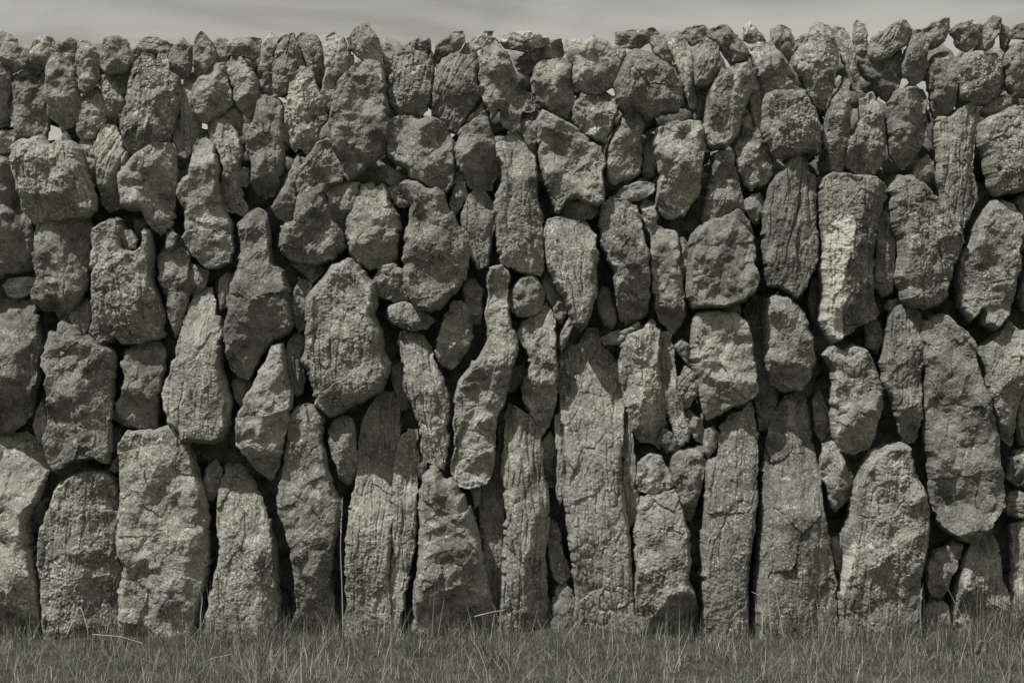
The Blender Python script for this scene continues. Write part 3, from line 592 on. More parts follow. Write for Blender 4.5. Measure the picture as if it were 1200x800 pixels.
k;0;s;;slim upright stone pressed against the left of the sunlit pitted block;877,113 884,104 891,106 895,125 894,146 892,160 886,155 882,140
w;12!;g;945,140,40,0.5/925,172,90,0.7;big sunlit pitted block under the square-shouldered leaning stone;894,150 894,126 900,110 920,107 940,107 948,118 955,130 960,146 962,166 958,180 945,176 930,182 912,184 904,175 898,161
k;0;r;;small crumbly stone left of the split-peaked tall stone;871,236 880,228 890,226 895,236 894,250 886,262 880,258 874,248
w;8;s;945,260,0,0.6;split-peaked tall stone below the big sunlit pitted block;895,290 896,252 900,232 905,216 918,201 925,190 934,179 941,174 947,178 947,200 955,206 956,226 955,260 958,286 955,310 945,336 932,351 924,343 912,335 900,333 896,316
w;4;r;985,165,50,0.7;bright curved stone shaped like a horn under the long thin leaning cap;964,166 968,142 973,121 984,106 990,92 995,96 996,116 995,140 996,162 991,190 985,200 975,198 970,183 965,173
w;4;g;1030,185,40,0.8;pock-marked upright stone with a slot in its face right of the horn-shaped stone;992,166 1004,152 1010,140 1010,116 1022,110 1027,120 1034,130 1035,150 1038,166 1036,181 1030,196 1022,205 1006,203 995,196 992,181
w;8;b;1060,160,60,0.9;blocky stone with a lit slanting ledge below the potato-shaped stone;1042,156 1042,121 1050,108 1065,103 1082,108 1086,118 1083,135 1085,150 1082,166 1071,185 1060,196 1052,191 1045,179
w;8;s;1136,200,10,0.7;tall ribbed stone like a wood log below the cleft block;1098,210 1100,180 1096,151 1100,138 1114,139 1122,130 1134,122 1144,128 1146,146 1140,170 1138,190 1142,215 1144,236 1136,250 1128,270 1118,262 1106,245 1103,225
k;2;r;;small buff pebble left of the tall ribbed log stone;1069,206 1075,191 1086,182 1094,190 1096,205 1088,213 1076,215
w;10!;g;994,260,10,0.55/1000,385,60,0.6;big stone with a chalk-white grainy left face, right of the split-peaked tall stone;962,262 961,226 966,210 976,203 990,204 1008,206 1027,209 1038,221 1032,244 1027,268 1023,292 1021,322 1022,345 1029,366 1018,375 1000,386 986,397 976,401 968,391 961,375 965,350 963,330 960,316 964,296
k;-20;b;;dark recessed stone in the gap left of the chalk-white stone's lower end;946,350 950,330 961,320 965,345 962,381 951,374
w;0;b;;narrow jointed stone like stacked pieces right of the chalk-white grainy stone;1026,268 1030,251 1040,246 1046,258 1048,286 1046,311 1045,341 1035,346 1026,336 1024,325 1026,300
k;-4;r;;tiny pebble at the foot of the narrow jointed stone;1037,361 1042,352 1053,350 1054,361 1046,368
w;16!;g;1110,320,20,0.7/1080,345,90,0.7;large oval boulder with a pale freckled face below the small buff pebble;1043,241 1046,216 1055,206 1066,206 1082,216 1095,230 1103,240 1118,258 1128,285 1122,300 1116,315 1112,335 1108,348 1098,358 1082,361 1068,358 1058,350 1054,336 1050,322 1055,300 1054,280 1046,266
w;8;g;1180,190,20,0.5;bulky round-shouldered stone at the right edge under the flat lens-shaped stone;1147,172 1147,146 1160,138 1175,132 1195,125 1230,124 1230,215 1186,226 1170,229 1162,222 1158,206 1154,186
w;8!;b;1180,310,10,0.4/1140,300,180,0.4;large notched boulder with a dark left flank right of the freckled oval boulder;1121,302 1135,290 1140,266 1150,250 1160,240 1172,235 1185,240 1194,255 1195,275 1188,294 1190,311 1186,345 1180,370 1163,386 1151,379 1148,361 1136,376 1125,361 1120,330
w;-2;b;;small upright stone cut by the right edge beside the large notched boulder;1188,238 1198,229 1230,224 1230,300 1196,292 1195,262
k;-4;b;;pale slip cut by the right edge below the small edge stone;1192,345 1198,332 1230,326 1230,372 1195,364
k;0;r;;rough round chip on the right side of the large notched boulder;1181,304 1186,287 1197,300 1196,316 1186,325
w;8;g;1075,450,0,0.3;veined spindle stone standing left of the great leaning slab;1034,430 1038,406 1043,376 1050,362 1062,355 1075,362 1082,376 1084,400 1085,420 1078,436 1080,450 1077,470 1080,490 1074,505 1070,518 1062,521 1056,505 1050,486 1046,466 1038,455
w;10!;b;1005,485,60,0.7/988,430,180,0.3;sunlit block with a scalloped shadow across its head below the chalk-white stone;966,416 975,405 986,412 1000,405 1015,412 1025,430 1031,450 1034,470 1028,488 1024,510 1018,525 1000,531 985,528 978,510 976,490 974,470 978,451 976,430
k;-16;b;;dark recessed stone right of the chalk-white stone's lower end;1013,380 1028,371 1036,395 1026,414 1014,406
w;6!;r;915,425,100,0.9/942,400,0,0.8;two-toned block lit above and black below, under the split-peaked tall stone;896,376 898,351 908,345 925,348 935,358 944,375 950,391 955,420 950,440 940,455 920,458 905,450 900,436 896,420 897,400
w;-20;b;;tall dark recessed stone right of the square upright block;874,362 886,346 896,352 898,386 900,410 905,440 910,470 906,500 893,502 888,472 884,440 881,400
k;-14;b;;dark recessed wedge left of the scallop-shaded sunlit block;953,470 961,458 970,480 974,500 977,517 965,517 956,506
k;4;j;;craggy hanging stone with two short prongs right of the broad dark base slab;962,541 965,520 975,518 985,528 990,545 1000,558 1001,575 991,588 980,599 975,590 970,571 963,560
k;-8;b;;small upright chip between two base slabs below the craggy pronged stone;975,632 985,626 991,640 987,660 982,674 977,652
s;10!;g;1070,600,0,0.5;massive base slab with a white flaked left edge and a lumpy face;992,650 990,622 998,591 1004,562 1010,548 1020,531 1035,523 1055,520 1066,526 1070,550 1080,570 1087,596 1087,620 1083,650 1077,680 1080,750 981,754 982,702 986,680
w;12!;b;1150,540,0,0.6/1100,480,180,0.4/1130,600,95,0.12;great leaning slab with a smooth lit face held above the grass on the right;1080,385 1092,372 1110,371 1125,385 1140,400 1148,440 1155,461 1163,490 1168,520 1172,560 1175,588 1168,601 1160,610 1150,625 1140,636 1128,632 1110,622 1098,610 1090,590 1092,560 1086,520 1082,480 1084,440
w;6;g;1175,470,40,0.5;shaggy stone with a dangling knob, right of the great leaning slab;1152,456 1152,431 1150,405 1160,400 1172,386 1180,377 1192,388 1230,398 1230,452 1196,462 1190,481 1188,500 1184,521 1176,515 1168,500 1160,481
k;-8;b;;dim stone cut by the right edge under the shaggy stone;1191,472 1198,460 1230,456 1230,522 1196,521 1190,500
k;2;r;;light cracked stone at the right edge above the pale wedge chip;1180,560 1182,536 1190,527 1230,522 1230,571 1190,568
k;6;r;;pale wedge chip at the right edge near the great slab's lower tip;1176,592 1182,581 1190,576 1230,577 1230,614 1190,606 1178,600
k;8;b;1112,670,20,0.8;tilted oval stone tucked under the great leaning slab near the grass;1085,662 1094,646 1108,640 1118,633 1127,638 1122,660 1113,676 1108,695 1102,702 1092,695 1085,680
s;2;g;1160,640,60,0.3;short base slab with two white spots near the grass at the right;1119,702 1122,680 1130,652 1138,640 1150,630 1160,618 1170,640 1174,682 1186,710 1190,754 1114,754 1117,720
s;4;b;;last base slab cut by the right edge;1187,640 1186,616 1198,612 1230,610 1230,754 1192,754 1188,690
k;4;b;;low foot stone in the grass under the tilted oval stone;1084,712 1094,704 1108,707 1112,725 1120,754 1080,754
s;6;b;30,660,0,0.4;first base slab cut by the left edge;-30,515 10,510 25,508 36,515 50,520 57,535 52,560 45,580 36,600 33,616 40,650 48,690 54,752 -30,754
k;-14;b;;dark recessed chock between the two leftmost base slabs;31,608 44,591 55,584 53,606 45,627 36,624
s;10!;g;96,640,0,0.6;rounded base slab with a shaded right half, second from the left edge;46,640 53,606 60,595 65,576 80,560 100,551 120,552 134,562 139,580 138,620 139,655 144,672 140,700 138,754 54,755 50,700 46,670
s;10!;b;222,640,0,0.8;wide striped base slab with a dark upper half and ledged face near the left;140,620 142,560 141,521 150,505 180,505 205,498 213,510 221,520 226,535 228,545 232,560 238,580 244,606 244,640 245,660 239,690 231,720 230,754 141,756 140,702 142,682 147,666 140,650
k;0;r;;pale nugget in the dark gap between the striped slab and the fluted slab;239,560 243,548 252,540 260,550 258,570 250,585 245,585 240,573
s;8;s;305,650,0,0.8;fluted base slab with deep vertical grooves and a bulging middle, left of the tapering slab;256,602 257,582 261,560 265,545 278,547 290,560 298,572 306,590 316,611 322,640 325,682 326,754 238,756 241,716 248,690 255,665 260,640 257,620
w;10;b;325,500,10,0.8/318,455,0,0.4;diagonal spear-shaped stone leaning right above the fluted slab;277,500 282,481 290,465 300,446 312,425 320,405 330,404 334,430 336,446 341,460 339,490 332,520 326,545 315,561 305,553 295,541 285,530 278,520
k;2;s;;hanging claw-shaped stone between the spear stone and the furrowed block;333,416 338,401 348,392 357,395 355,420 357,445 354,460 348,464 342,450 336,435
k;-12;r;;small dim stone in the gap left of the spear-shaped stone;271,452 278,442 290,444 295,455 290,470 282,477 276,466
s;8;b;370,600,10,0.6/360,660,0,0.4;tapering base slab with a broken crown and narrow foot;326,582 330,560 334,545 337,520 337,496 345,481 358,474 372,478 379,488 376,510 381,530 385,555 391,575 397,590 395,620 389,650 386,680 396,752 350,754 348,692 342,641 336,620 327,600
k;0;b;;small upright stone right of the tapering slab's broken crown;385,506 392,492 402,488 412,490 415,506 417,530 416,550 413,562 405,568 398,560 392,541 388,525
s;10;s;;thick base slab with a rough waist and bright flecks, left one of a joined pair;405,662 408,620 412,591 418,566 420,530 424,500 434,476 445,462 459,461 466,476 466,500 463,540 461,570 459,631 457,680 462,754 400,754 408,702
s;6;s;;slim smooth base pillar, right one of the joined pair;461,622 462,562 466,530 470,513 478,504 487,504 488,530 487,600 483,650 473,700 468,756 458,754 457,692
s;8!;b;525,660,45,0.45;wide triangular base slab with a dark lower corner and a short horizontal crack;492,592 493,576 498,556 508,546 514,550 520,562 528,560 536,567 545,585 552,600 560,625 566,655 572,690 582,720 588,754 485,756 486,692 490,660 492,630
k;-2;g;;pale flake hanging in the gap beside the slim smooth base pillar;487,536 496,536 501,543 493,561 488,556
s;-22;s;;dark recessed column standing behind the gap right of the triangular slab;559,574 575,562 589,560 592,620 590,662 592,754 570,754 572,690 566,650
k;0;b;;pale thin triangle wedged under the S-curved stone's foot;551,570 562,566 561,590 557,596
k;-16;s;;dark recessed strip left of the gnarled twisting column;457,432 470,425 475,455 479,476 472,480 462,455
k;-20;b;;dark recessed strip between the S-curved stone's foot and the crumpled slab;579,545 587,486 594,480 592,540 589,562 580,566
s;12;s;;crumpled base slab like rough bark with a long groove, right of centre left;590,562 590,540 592,520 594,491 597,475 606,478 620,490 632,510 635,530 635,550 642,590 643,612 638,640 640,690 642,752 584,754 588,700 590,670 592,640 595,600
f;210;r;;small pale stone lying loose in the grass before the white-spotted slab;1142,762 1144,754 1149,750 1154,752 1155,760 1152,766 1145,767
"""
STONE = stone_material()

KIND = {'c': ('coping_stone', 'coping stone', 'cap stones along the top of the wall'),
        'w': ('wall_stone', 'stone', 'stones of the dry stone wall face'),
        'k': ('wedge_stone', 'wedge stone', 'small wedging stones in the wall gaps'),
        'f': ('field_stone', 'stone', 'loose stones in the grass'),
        's': ('upright_slab', 'stone slab', 'upright base slabs standing in the grass')}
# tone / pale lichen / black lichen of the stones that stand out
TONE = [('great leaning slab', (.78, .6, .6)), ('big stone with a chalk-white', (.80, .7, .5)), ('pale dripping', None), ('pale rough stone with dripping', (1.3, 1.5, .3)),
        ('pale pinnacle', (1.0, 1.3, .4)), ('white-flecked bark', (1.05, 1.6, .4)), ('base slab under the pale', (.95, .8, .4)), ('pale speckled ball', (1.3, 1.3, .1)),
        ('white-topped', (1.05, 1.3, .3)), ('ragged lower fringe', (1.15, 1.2, .3)), ('bright flecks', (1.0, 1.3, .4)),
        ('gnarled twisting', (1.0, 1.5, .5)), ('fluted', (1.05, 1.4, .4)), ('crumpled base', (1.12, 1.1, .3)),
        ('knobbed top, centre', (1.1, 1.0, .4)), ('flame-shaped pale', (1.1, 1.1, .3)), ('broad dark base slab', (.72, .8, .8)),
        ('cracked tall', None), ('dark face cut by a grid', (.85, .8, .5)), ('massive dark boulder', (.68, .5, .9)),
        ('square dark upright', (.85, .6, .8)), ('white spots', (1.05, 1.0, .2)), ('white flaked', (.95, 1.0, .3))]

PATCH = [
 ('big stone with a chalk-white', .95, '961,300 964,272 978,255 990,250 999,262 996,290 988,312 988,345 985,370 985,400 970,396 958,374 964,345 962,325 957,315'),
 ('big stone with a chalk-white', .2, '962,226 976,202 990,206 990,250 978,256 964,270'),
 ('pale pinnacle', .35, '233,337 247,337 246,360 240,380 238,398 230,412 226,395 232,365'),
 ('pale pinnacle', .45, '193,445 204,445 208,480 200,492 193,475'),
 ('pale pear-shaped', .8, '236,248 247,246 246,268 240,277 236,268'),
 ('massive base slab with a white', 1.0, '996,630 1000,638 994,664 991,682 983,699 985,670 990,648'),
 ('short base slab with two', 1.0, '1157,716 1162,715 1163,723 1157,723'), ('short base slab with two', 1.0, '1158,731 1168,729 1171,736 1160,740'),
 ('short base slab with two', .6, '1126,670 1134,667 1131,690 1121,702'),
 ('flat white-topped', 1.0, '604,38 634,36 645,44 632,46 612,43'), ('flat white-topped', 1.0, '586,45 596,47 592,53'),
 ('cap stone with a bright white fleck', 1.0, '1136,25 1148,22 1150,26 1140,29'),
 ('pale stone with a ragged', .6, '748,435 762,430 764,470 768,505 755,505 748,470'),
 ('broad dark base slab', .7, '928,472 936,472 934,500 926,500'),
 ('small white-tipped', .9, '872,30 881,24 885,34 876,41'),
]
stones = []
for i, line in enumerate(l for l in DATA.strip().splitlines() if l and l[0] != '#'):
    kd, dep, sty, cut, lab, pts = line.split(';')
    rs = random.Random(i*7+3)
    P = [tuple(map(float, a.split(','))) for a in pts.split()]
    cuts = [tuple(map(float, a.split(','))) for a in cut.split('/') if a]
    nm, cat, grp = KIND[kd]; plain = dep.endswith('!'); dep = dep.rstrip('!')
    pat = [(a, [tuple(map(float, q.split(','))) for q in pl.split()]) for key, a, pl in PATCH if lab.startswith(key)]
    grow = {'c': 1.5, 'k': 1.4, 'w': 2.4, 's': 2.2, 'f': .5}[kd]
    me, org = stone_mesh(nm, P, float(dep)+rs.uniform(-5, 5), sty, cuts, 1000+i*211, grow, pat, kd, plain)
    o = link(nm, me, STONE, org, label=lab, category=cat, group=grp, kind='thing')
    tone = rs.uniform(.70, 1.22); li = rs.uniform(.25, 1.0); bl = rs.uniform(.1, .9)
    if sty == 'g': li += .3
    if kd == 's': li += .45
    for key, v in TONE:
        if v and key in lab and (lab.startswith(key) or key in lab[:46]): tone, li, bl = v; break
    o.color = (tone, li, bl, 1)
    stones.append(o)
print('stones', len(stones), round(time.time()-T0, 1))

def run_on(x0, x1, shift):
    CO, TR, n = [], [], 0
    for o in stones:
        if not (x0*S-600*S < o.location.x < x1*S-600*S): continue
        me = o.data; c = np.empty(len(me.vertices)*3, np.float32); me.vertices.foreach_get('co', c)
        f = np.empty(len(me.loops), np.int32); me.loops.foreach_get('vertex_index', f)
        CO.append(c.reshape(-1, 3)+np.array(o.location)+np.array([shift*S, 0, 0])); TR.append(f.reshape(-1, 3)+n); n += len(me.vertices)
    return fast_mesh('wall_run', np.vstack(CO), np.vstack(TR))
for a, b, sh in ((60, 470, 1200), (730, 1150, -1200)):
    o = link('wall_run', run_on(a, b, sh), STONE, kind='stuff', label='dry stone wall running on past the edge of the picture', category='stone wall')
    o.color = (.95, .7, .5, 1)

# ------------------------------------------------------------------ rubble heart behind the face stones
HOLES = [(13,150),(69,150),(126,143),(142,155),(211,95),(238,150),(298,80),(281,138),(333,116),(355,75),(414,78),(504,131),
 (530,160),(554,131),(576,155),(563,65),(510,78),(605,60),(673,115),(672,140),(719,108),(730,60),(763,60),(816,108),
 (844,68),(812,55),(979,96),(962,137),(1080,98),(1054,102),(1088,130),(1120,120),(1118,63),(1038,148),
 (1032,118),(921,70),(660,62),(347,172),(225,60),(40,150)]
def rubble(seed):
    rs = random.Random(seed); rng = np.random.default_rng(seed)
    import bmesh
    bm = bmesh.new(); bmesh.ops.create_icosphere(bm, subdivisions=2, radius=1)
    base = np.array([v.co[:] for v in bm.verts]); tri = np.array([[v.index for v in f.verts] for f in bm.faces]); bm.free()
    CO, TR = [], []; n = 0
    for layer, (zd, r0, sp) in enumerate(((58, 17, 23), (84, 20, 25), (118, 26, 30))):
        y = 77
        while y < 752:
            x = -470 + rs.uniform(0, sp)
            while x < 1670:
                px = x+rs.uniform(-5, 5); py = y+rs.uniform(-5, 5)
                r = r0*rs.uniform(.8, 1.25)
                bad = py < 215 and any(math.hypot((px-hx)*.9, (py-hy)*.75) < r*.73+1.5 for hx, hy in HOLES)
                if not bad:
                    s = np.array([rs.uniform(.8, 1.15), rs.uniform(.8, 1.1), rs.uniform(.8, 1.3)])*r
                    q, _ = np.linalg.qr(rng.normal(size=(3,3)))
                    c = base*(1+.16*np.sin(base@q*3.1+seed+x).sum(1, keepdims=True)*.5)
                    c = np.sign(c)*np.abs(c)**.8
                    c = (c*s)@q
                    dep = zd + rs.uniform(-7, 7) + (34 if py < 215 else 0)
                    kz = (DIST+dep*S)/DIST
                    co = np.stack([(px-600)*S*kz+c[:,0]*S, dep*S+c[:,1]*S, CAMZ+(400-py)*S*kz+c[:,2]*S], 1)
                    CO.append(co); TR.append(tri+n); n += len(co)
                x += sp
            y += sp*.9
    return fast_mesh('rubble_fill', np.vstack(CO), np.vstack(TR))
rf = link('rubble_fill', rubble(5), STONE, kind='stuff', label='dark packed rubble filling the gaps behind the face stones', category='rubble')
rf.color = (.85, .3, .5, 1)

# ------------------------------------------------------------------ ground and grass
def gz(x, y):
    return GZ + .016*pn(x*1.6, y*1.6, 5) + .010*pn(x*5.1, y*5.1, 6) + np.exp(-((y-.02)/.20)**2)*(.016+.022*pn(x*2.7, x*0+.5, 7)) + .03*pn(x*.5+3, y*.5, 9)*np.clip((-y-.3)/2, 0, 1)
def ground():
    xs = np.r_[-400, -120, -40, -15, np.arange(-6, 6.01, .1), 15, 40, 120, 400]
    ys = np.r_[-300, -100, -30, -12, np.arange(-7, 1.21, .1), 3, 8, 25, 80, 300, 1000]
    X, Y = np.meshgrid(xs, ys)
    Z = gz(X, Y)
    co = np.stack([X.ravel(), Y.ravel(), Z.ravel()], 1)
    w = len(xs); idx = np.arange(len(co)).reshape(len(ys), w)
    q = np.stack([idx[:-1,:-1].ravel(), idx[:-1,1:].ravel(), idx[1:,1:].ravel(), idx[1:,:-1].ravel()], 1)
    return fast_mesh('ground', co, q)
link('ground', ground(), simple_material('turf_soil', (.060, .060, .046), var=(.6, 1.5), scale=18), kind='structure')

def grass_mesh(n, seed, xr, yr, lmin, lmax, wmin, wmax, straw, clump=1.0, lean=.45, tuft=0, wild=.5):
    r = np.random.default_rng(seed)
    x = r.uniform(*xr, n*2); y = r.uniform(*yr, n*2)
    dens = .5+.6*fbm(x*3, y*3, seed, 3)*clump
    keep = r.random(n*2) < np.clip(dens, .12, 1)
    x = x[keep][:n]; y = y[keep][:n]; n = len(x)
    th = r.uniform(0, 2*math.pi, n)
    if tuft:
        ci = r.integers(0, tuft, n)
        tx = r.uniform(*xr, tuft); ty = yr[1]-(yr[1]-yr[0])*r.beta(1.0, 2.4, tuft); tr_ = r.uniform(.012, .05, tuft); tl = r.gamma(3.5, .3, tuft)*(1+.7*np.exp(-((ty-.0)/.22)**2))
        rad = np.abs(r.normal(0, 1, n))*tr_[ci]
        x = tx[ci]+np.cos(th)*rad; y = np.minimum(ty[ci]+np.sin(th)*rad, yr[1]+.05)
    Ln = (lmin+(lmax-lmin)*r.beta(1.6, 3.2, n))*np.clip(1+.55*fbm(x*1.7, y*1.7, seed+3, 3), .4, 1.9)
    W = r.uniform(wmin, wmax, n)
    ln = np.abs(r.normal(0, lean, n)); bend = r.normal(.4, wild, n)
    if tuft: Ln = Ln*tl[ci]; th = th + r.normal(0, .7, n)
    dx = np.cos(th); dy = np.sin(th)
    ta = th + math.pi/2 + r.normal(0, .5, n)
    K = 4
    CO = np.zeros((n, 2*K-1, 3)); z0 = gz(x, y)-.004
    ang = ln.copy(); cx = x.copy(); cy = y.copy(); cz = z0.copy(); seg = Ln/(K-1)
    for k in range(K):
        wd = W*(1-(k/(K-1))**1.6)*.5
        if k < K-1:
            CO[:,2*k] = np.stack([cx-np.cos(ta)*wd, cy-np.sin(ta)*wd, cz], 1)
            CO[:,2*k+1] = np.stack([cx+np.cos(ta)*wd, cy+np.sin(ta)*wd, cz], 1)
        else: CO[:,2*k] = np.stack([cx, cy, cz], 1)
        cx = cx+dx*np.sin(ang)*seg; cy = cy+dy*np.sin(ang)*seg; cz = cz+np.cos(ang)*seg
        ang = np.clip(ang+bend/(K-1), -.4, 2.0)
    base = (np.arange(n)*(2*K-1))[:,None]
    t = []
    for k in range(K-2):
        a = 2*k
        t += [[a, a+1, a+3], [a, a+3, a+2]]
    a = 2*(K-2); t += [[a, a+1, a+2]]
    TR = (base[:,None,:]+np.array(t)[None]).reshape(-1, 3)
    me = fast_mesh('grass', CO.reshape(-1, 3), TR)
    v = np.where(r.random(n) < straw, r.uniform(.6, 1.0, n), r.uniform(.0, .42, n))
    att = me.attributes.new('blade', 'FLOAT', 'POINT')
    att.data.foreach_set('value', np.repeat(v, 2*K-1).astype(np.float32))
    return me

def grass_material():
    m = bpy.data.materials.new('turf_grass'); m.use_nodes = True
    nt = m.node_tree; bs = nt.nodes['Principled BSDF']; out = nt.nodes['Material Output']
    at = N(nt, 'ShaderNodeAttribute'); at.attribute_name = 'blade'
    c = ramp(nt, [(0, (.045, .045, .038)), (.4, (.140, .140, .118)), (.6, (.26, .26, .22)), (1, (.44, .44, .375))], at.outputs['Fac'])
    nt.links.new(c, bs.inputs['Base Color']); bs.inputs['Roughness'].default_value = .6; bs.inputs['Specular IOR Level'].default_value = .3
    tr = N(nt, 'ShaderNodeBsdfTranslucent'); nt.links.new(c, tr.inputs[0])
    mx = N(nt, 'ShaderNodeMixShader'); mx.inputs[0].default_value = .25
    nt.links.new(bs.outputs[0], mx.inputs[1]); nt.links.new(tr.outputs[0], mx.inputs[2]); nt.links.new(mx.outputs[0], out.inputs[0])
    return m
GRASS = grass_material()
g = grass_mesh(230000, 3, (-2.3, 2.3), (-1.75, .16), .014, .050, .0007, .0016, .22, 1.3, 1.3, wild=1.5)
link('grass', g, GRASS, kind='stuff', label='short coarse grass along the foot of the wall', category='grass')
g2 = grass_mesh(2200, 8, (-2.2, 2.2), (-1.6, .02), .04, .125, .0010, .0022, .6, 1.6, .9)
link('grass', g2, GRASS, kind='stuff', label='longer dry blades sticking up out of the short grass', category='grass')

g5 = grass_mesh(420, 55, (-1.9, 1.9), (-.26, -.02), .07, .19, .0008, .0015, .75, .6, .4)
link('grass', g5, GRASS, kind='stuff', label='thin dry stems rising in front of the base slabs', category='grass')
g4 = grass_mesh(4200, 31, (-2.25, 2.25), (-1.7, .03), .07, .20, .0010, .0020, .9, 1.0, 1.5)
link('grass', g4, GRASS, kind='stuff', label='dead straws lying tangled in the grass', category='grass')
g3 = grass_mesh(48000, 12, (-2.25, 2.25), (-1.7, .05), .024, .082, .0008, .0021, .30, 0.0, .85, 1100, 1.0)
link('grass', g3, GRASS, kind='stuff', label='tufts of coarse grass crowding against the stones', category='grass')

# ------------------------------------------------------------------ single dry stalks
STRAW = simple_material('dry_straw', (.40, .40, .335), var=(.75, 1.2), scale=90)
def tube(pts, rad, seg=6):
    P = np.array(pts, float); n = len(P)
    CO, TR = [], []
    for i in range(n):
        t = P[min(i+1, n-1)]-P[max(i-1, 0)]; t /= np.linalg.norm(t)
        a = np.cross(t, (0, 1, .01)); a /= np.linalg.norm(a); b = np.cross(t, a)
        for k in range(seg):
            an = 2*math.pi*k/seg
            CO.append(P[i]+(a*math.cos(an)+b*math.sin(an))*rad[i])
    for i in range(n-1):
        for k in range(seg):
            a = i*seg+k; b = i*seg+(k+1) % seg
            TR += [[a, b, b+seg], [a, b+seg, a+seg]]
    return np.array(CO), np.array(TR)
def stalk(px_pts, y, head, label, rad=.0016):
    ky = (DIST+y)/DIST
    P = np.array(px_pts, float)
    t = np.linspace(0, 1, 16); tt = np.linspace(0, 1, len(P))
    xs = np.interp(t, tt, P[:,0]); ys = np.interp(t, tt, P[:,1])
    for _ in range(2):
        xs[1:-1] = (xs[:-2]+2*xs[1:-1]+xs[2:])/4; ys[1:-1] = (ys[:-2]+2*ys[1:-1]+ys[2:])/4
    W = np.stack([(xs-600)*S*ky, np.full(16, y)-.02*t**2, CAMZ+(400-ys)*S*ky], 1)
    org = W[0].copy(); W -= org
    co, tr = tube(W, np.linspace(rad, rad*.55, 16))
    if head:
        r = random.Random(int(P[0][0]))
        for k in range(26):
            f = k/25; i0 = W[-1]*(1-f*head)+W[0]*(f*head)
            i0 = np.array([np.interp(1-f*head, t, W[:,j]) for j in range(3)])
            an = r.uniform(0, 6.28); l = r.uniform(.005, .009)
            e = i0+np.array([math.cos(an)*l*.6, math.sin(an)*l*.6, l])
            c2, t2 = tube([i0, (i0+e)/2, e], [.0005, .0014, .0003], 4)
            tr = np.vstack([tr, t2+len(co)]); co = np.vstack([co, c2])
    link('grass_stalk', fast_mesh('grass_stalk', co, tr), STRAW, org, label=label, category='grass stalk', group='dry grass stalks at the wall foot')
stalk([(402,745),(401,690),(399,640),(402,584)], -.16, .25, 'tall thin grass stalk with a seed head beside the tapering base slab')
stalk([(918,745),(913,715),(908,690),(905,668)], -.14, 0, 'straight dry stalk leaning left before the broad dark base slab')
stalk([(904,742),(901,710),(899,680),(898,655)], -.15, .12, 'thin upright stalk with a tiny knob tip before the broad dark base slab')
stalk([(893,742),(894,715),(891,698),(880,692)], -.16, 0, 'pale curled blade hooking left at the foot of the smooth column slab', .0024)
stalk([(79,742),(88,722),(94,708),(99,720),(105,740)], -.16, 0, 'pale bent straw folded into a peak before the rounded base slab', .002)
stalk([(236,758),(235,720),(238,700),(234,688)], -.15, 0, 'wavy pale stalk before the shaded edge of the striped slab', .002)
stalk([(108,743),(125,744),(142,745),(168,752)], -.24, 0, 'pale straw lying nearly flat across the grass before the striped slab')
stalk([(968,786),(985,783),(1003,781)], -.62, 0, 'short pale straw lying flat in the grass before the white-flaked slab', .002)
stalk([(574,756),(577,735),(580,718)], -.2, 0, 'pale straw standing nearly straight in front of the gap beside the crumpled slab', .002)
stalk([(556,722),(575,717),(592,713)], -.16, 0, 'pale straw leaning sideways across the gap beside the crumpled slab')
stalk([(1080,745),(1078,715),(1079,690)], -.13, .3, 'feathery stalk with a bushy seed head beside the white-flaked slab')
stalk([(1136,742),(1124,716),(1110,690)], -.14, 0, 'thin pale stalk leaning left before the short white-spotted slab')
stalk([(222,795),(232,778),(250,770),(272,765)], -.5, 0, 'long pale straw slanting across the grass in the left foreground')

# ------------------------------------------------------------------ light, sky, camera
EL = math.radians(57); AZ = math.radians(45)        # sun high in front, to the left of the camera
tv = Vector((math.cos(EL)*math.sin(AZ), math.cos(EL)*math.cos(AZ), -math.sin(EL)))
sl = bpy.data.lights.new('sun', 'SUN'); sl.energy = 4.3; sl.angle = math.radians(.6); sl.color = (1, .992, .965)
so = bpy.data.objects.new('sun', sl); COL.objects.link(so); so.rotation_euler = tv.to_track_quat('-Z', 'Y').to_euler(); so.location = (-6, -8, 9)

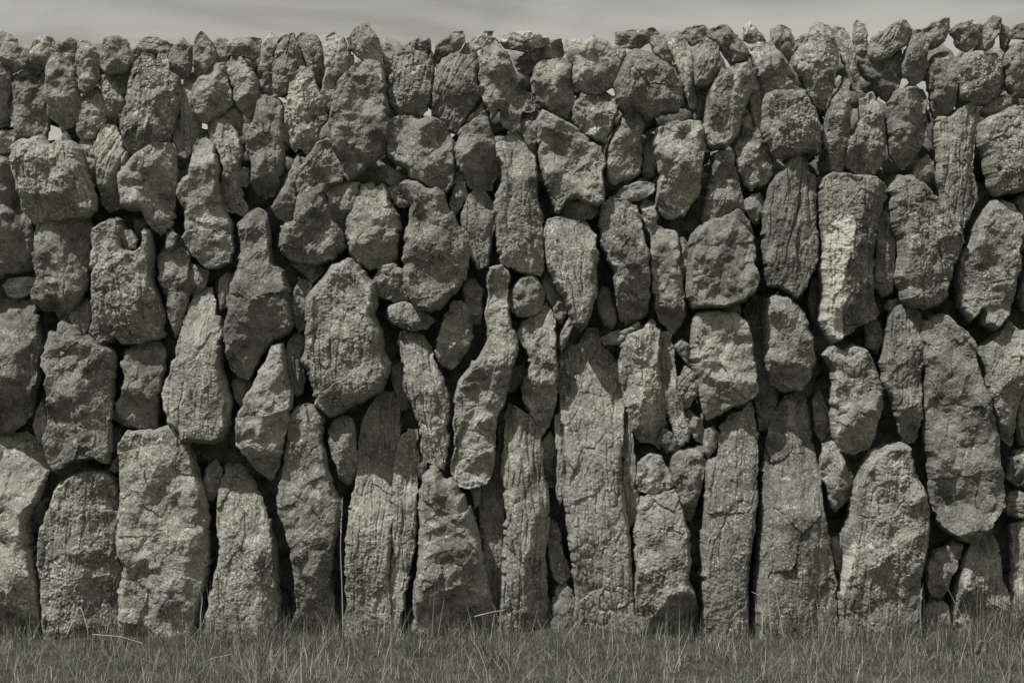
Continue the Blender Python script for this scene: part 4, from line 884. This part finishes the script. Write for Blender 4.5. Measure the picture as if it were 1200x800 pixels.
w = bpy.data.worlds.new('World'); scene.world = w; w.use_nodes = True
nt = w.node_tree; nt.nodes.clear(); L = nt.links.new
wo = N(nt, 'ShaderNodeOutputWorld'); bg = N(nt, 'ShaderNodeBackground'); bg.inputs['Strength'].default_value = .1
L(bg.outputs[0], wo.inputs[0])
sky = N(nt, 'ShaderNodeTexSky'); sky.sky_type = 'NISHITA'; sky.sun_disc = False
sky.sun_elevation = EL; sky.sun_rotation = math.atan2(-tv.x, -tv.y)
bw = N(nt, 'ShaderNodeRGBToBW'); L(sky.outputs[0], bw.inputs[0])
tc = N(nt, 'ShaderNodeTexCoord'); mp = N(nt, 'ShaderNodeMapping'); mp.inputs['Scale'].default_value = (9, 9, 52); mp.inputs['Rotation'].default_value = (0, .012, 0)
L(tc.outputs['Generated'], mp.inputs[0])
cn = N(nt, 'ShaderNodeTexNoise'); cn.inputs['Scale'].default_value = 1.0; cn.inputs['Detail'].default_value = 5; cn.inputs['Distortion'].default_value = .6
L(mp.outputs[0], cn.inputs['Vector'])
cl = ramp(nt, [(.33, .74), (.5, 1.0), (.66, 1.2)], cn.outputs[0])
sx = N(nt, 'ShaderNodeSeparateXYZ'); L(tc.outputs['Generated'], sx.inputs[0])
veil = ramp(nt, [(0.0, .82), (.09, .74), (.135, .60), (.155, .52), (.28, .75), (1.0, 1.0)], math_(nt, 'ABSOLUTE', sx.outputs[2]))
cloud = math_(nt, 'MULTIPLY', math_(nt, 'MULTIPLY', cl, veil), 7.0)      # thin grey cloud veil
mix = N(nt, 'ShaderNodeMix'); mix.data_type = 'FLOAT'; mix.inputs[0].default_value = .8
L(bw.outputs[0], mix.inputs[2]); L(cloud, mix.inputs[3])
tn = N(nt, 'ShaderNodeVectorMath', operation='SCALE'); tn.inputs[0].default_value = (1, .998, .90); L(mix.outputs[0], tn.inputs['Scale'])
L(tn.outputs[0], bg.inputs[0])

cam = bpy.data.cameras.new('camera'); co = bpy.data.objects.new('camera', cam); COL.objects.link(co)
co.location = (0, -DIST, CAMZ); co.rotation_euler = (math.pi/2, 0, 0)
cam.sensor_width = 36; cam.lens = 36*DIST/(1200*S); cam.clip_end = 3000; cam.clip_start = .05
scene.camera = co
scene.render.resolution_x = 1024; scene.render.resolution_y = 682
scene.view_settings.view_transform = 'Standard'; scene.view_settings.look = 'None'
scene.view_settings.exposure = 0; scene.view_settings.gamma = 1
print('built in', round(time.time()-T0, 1))
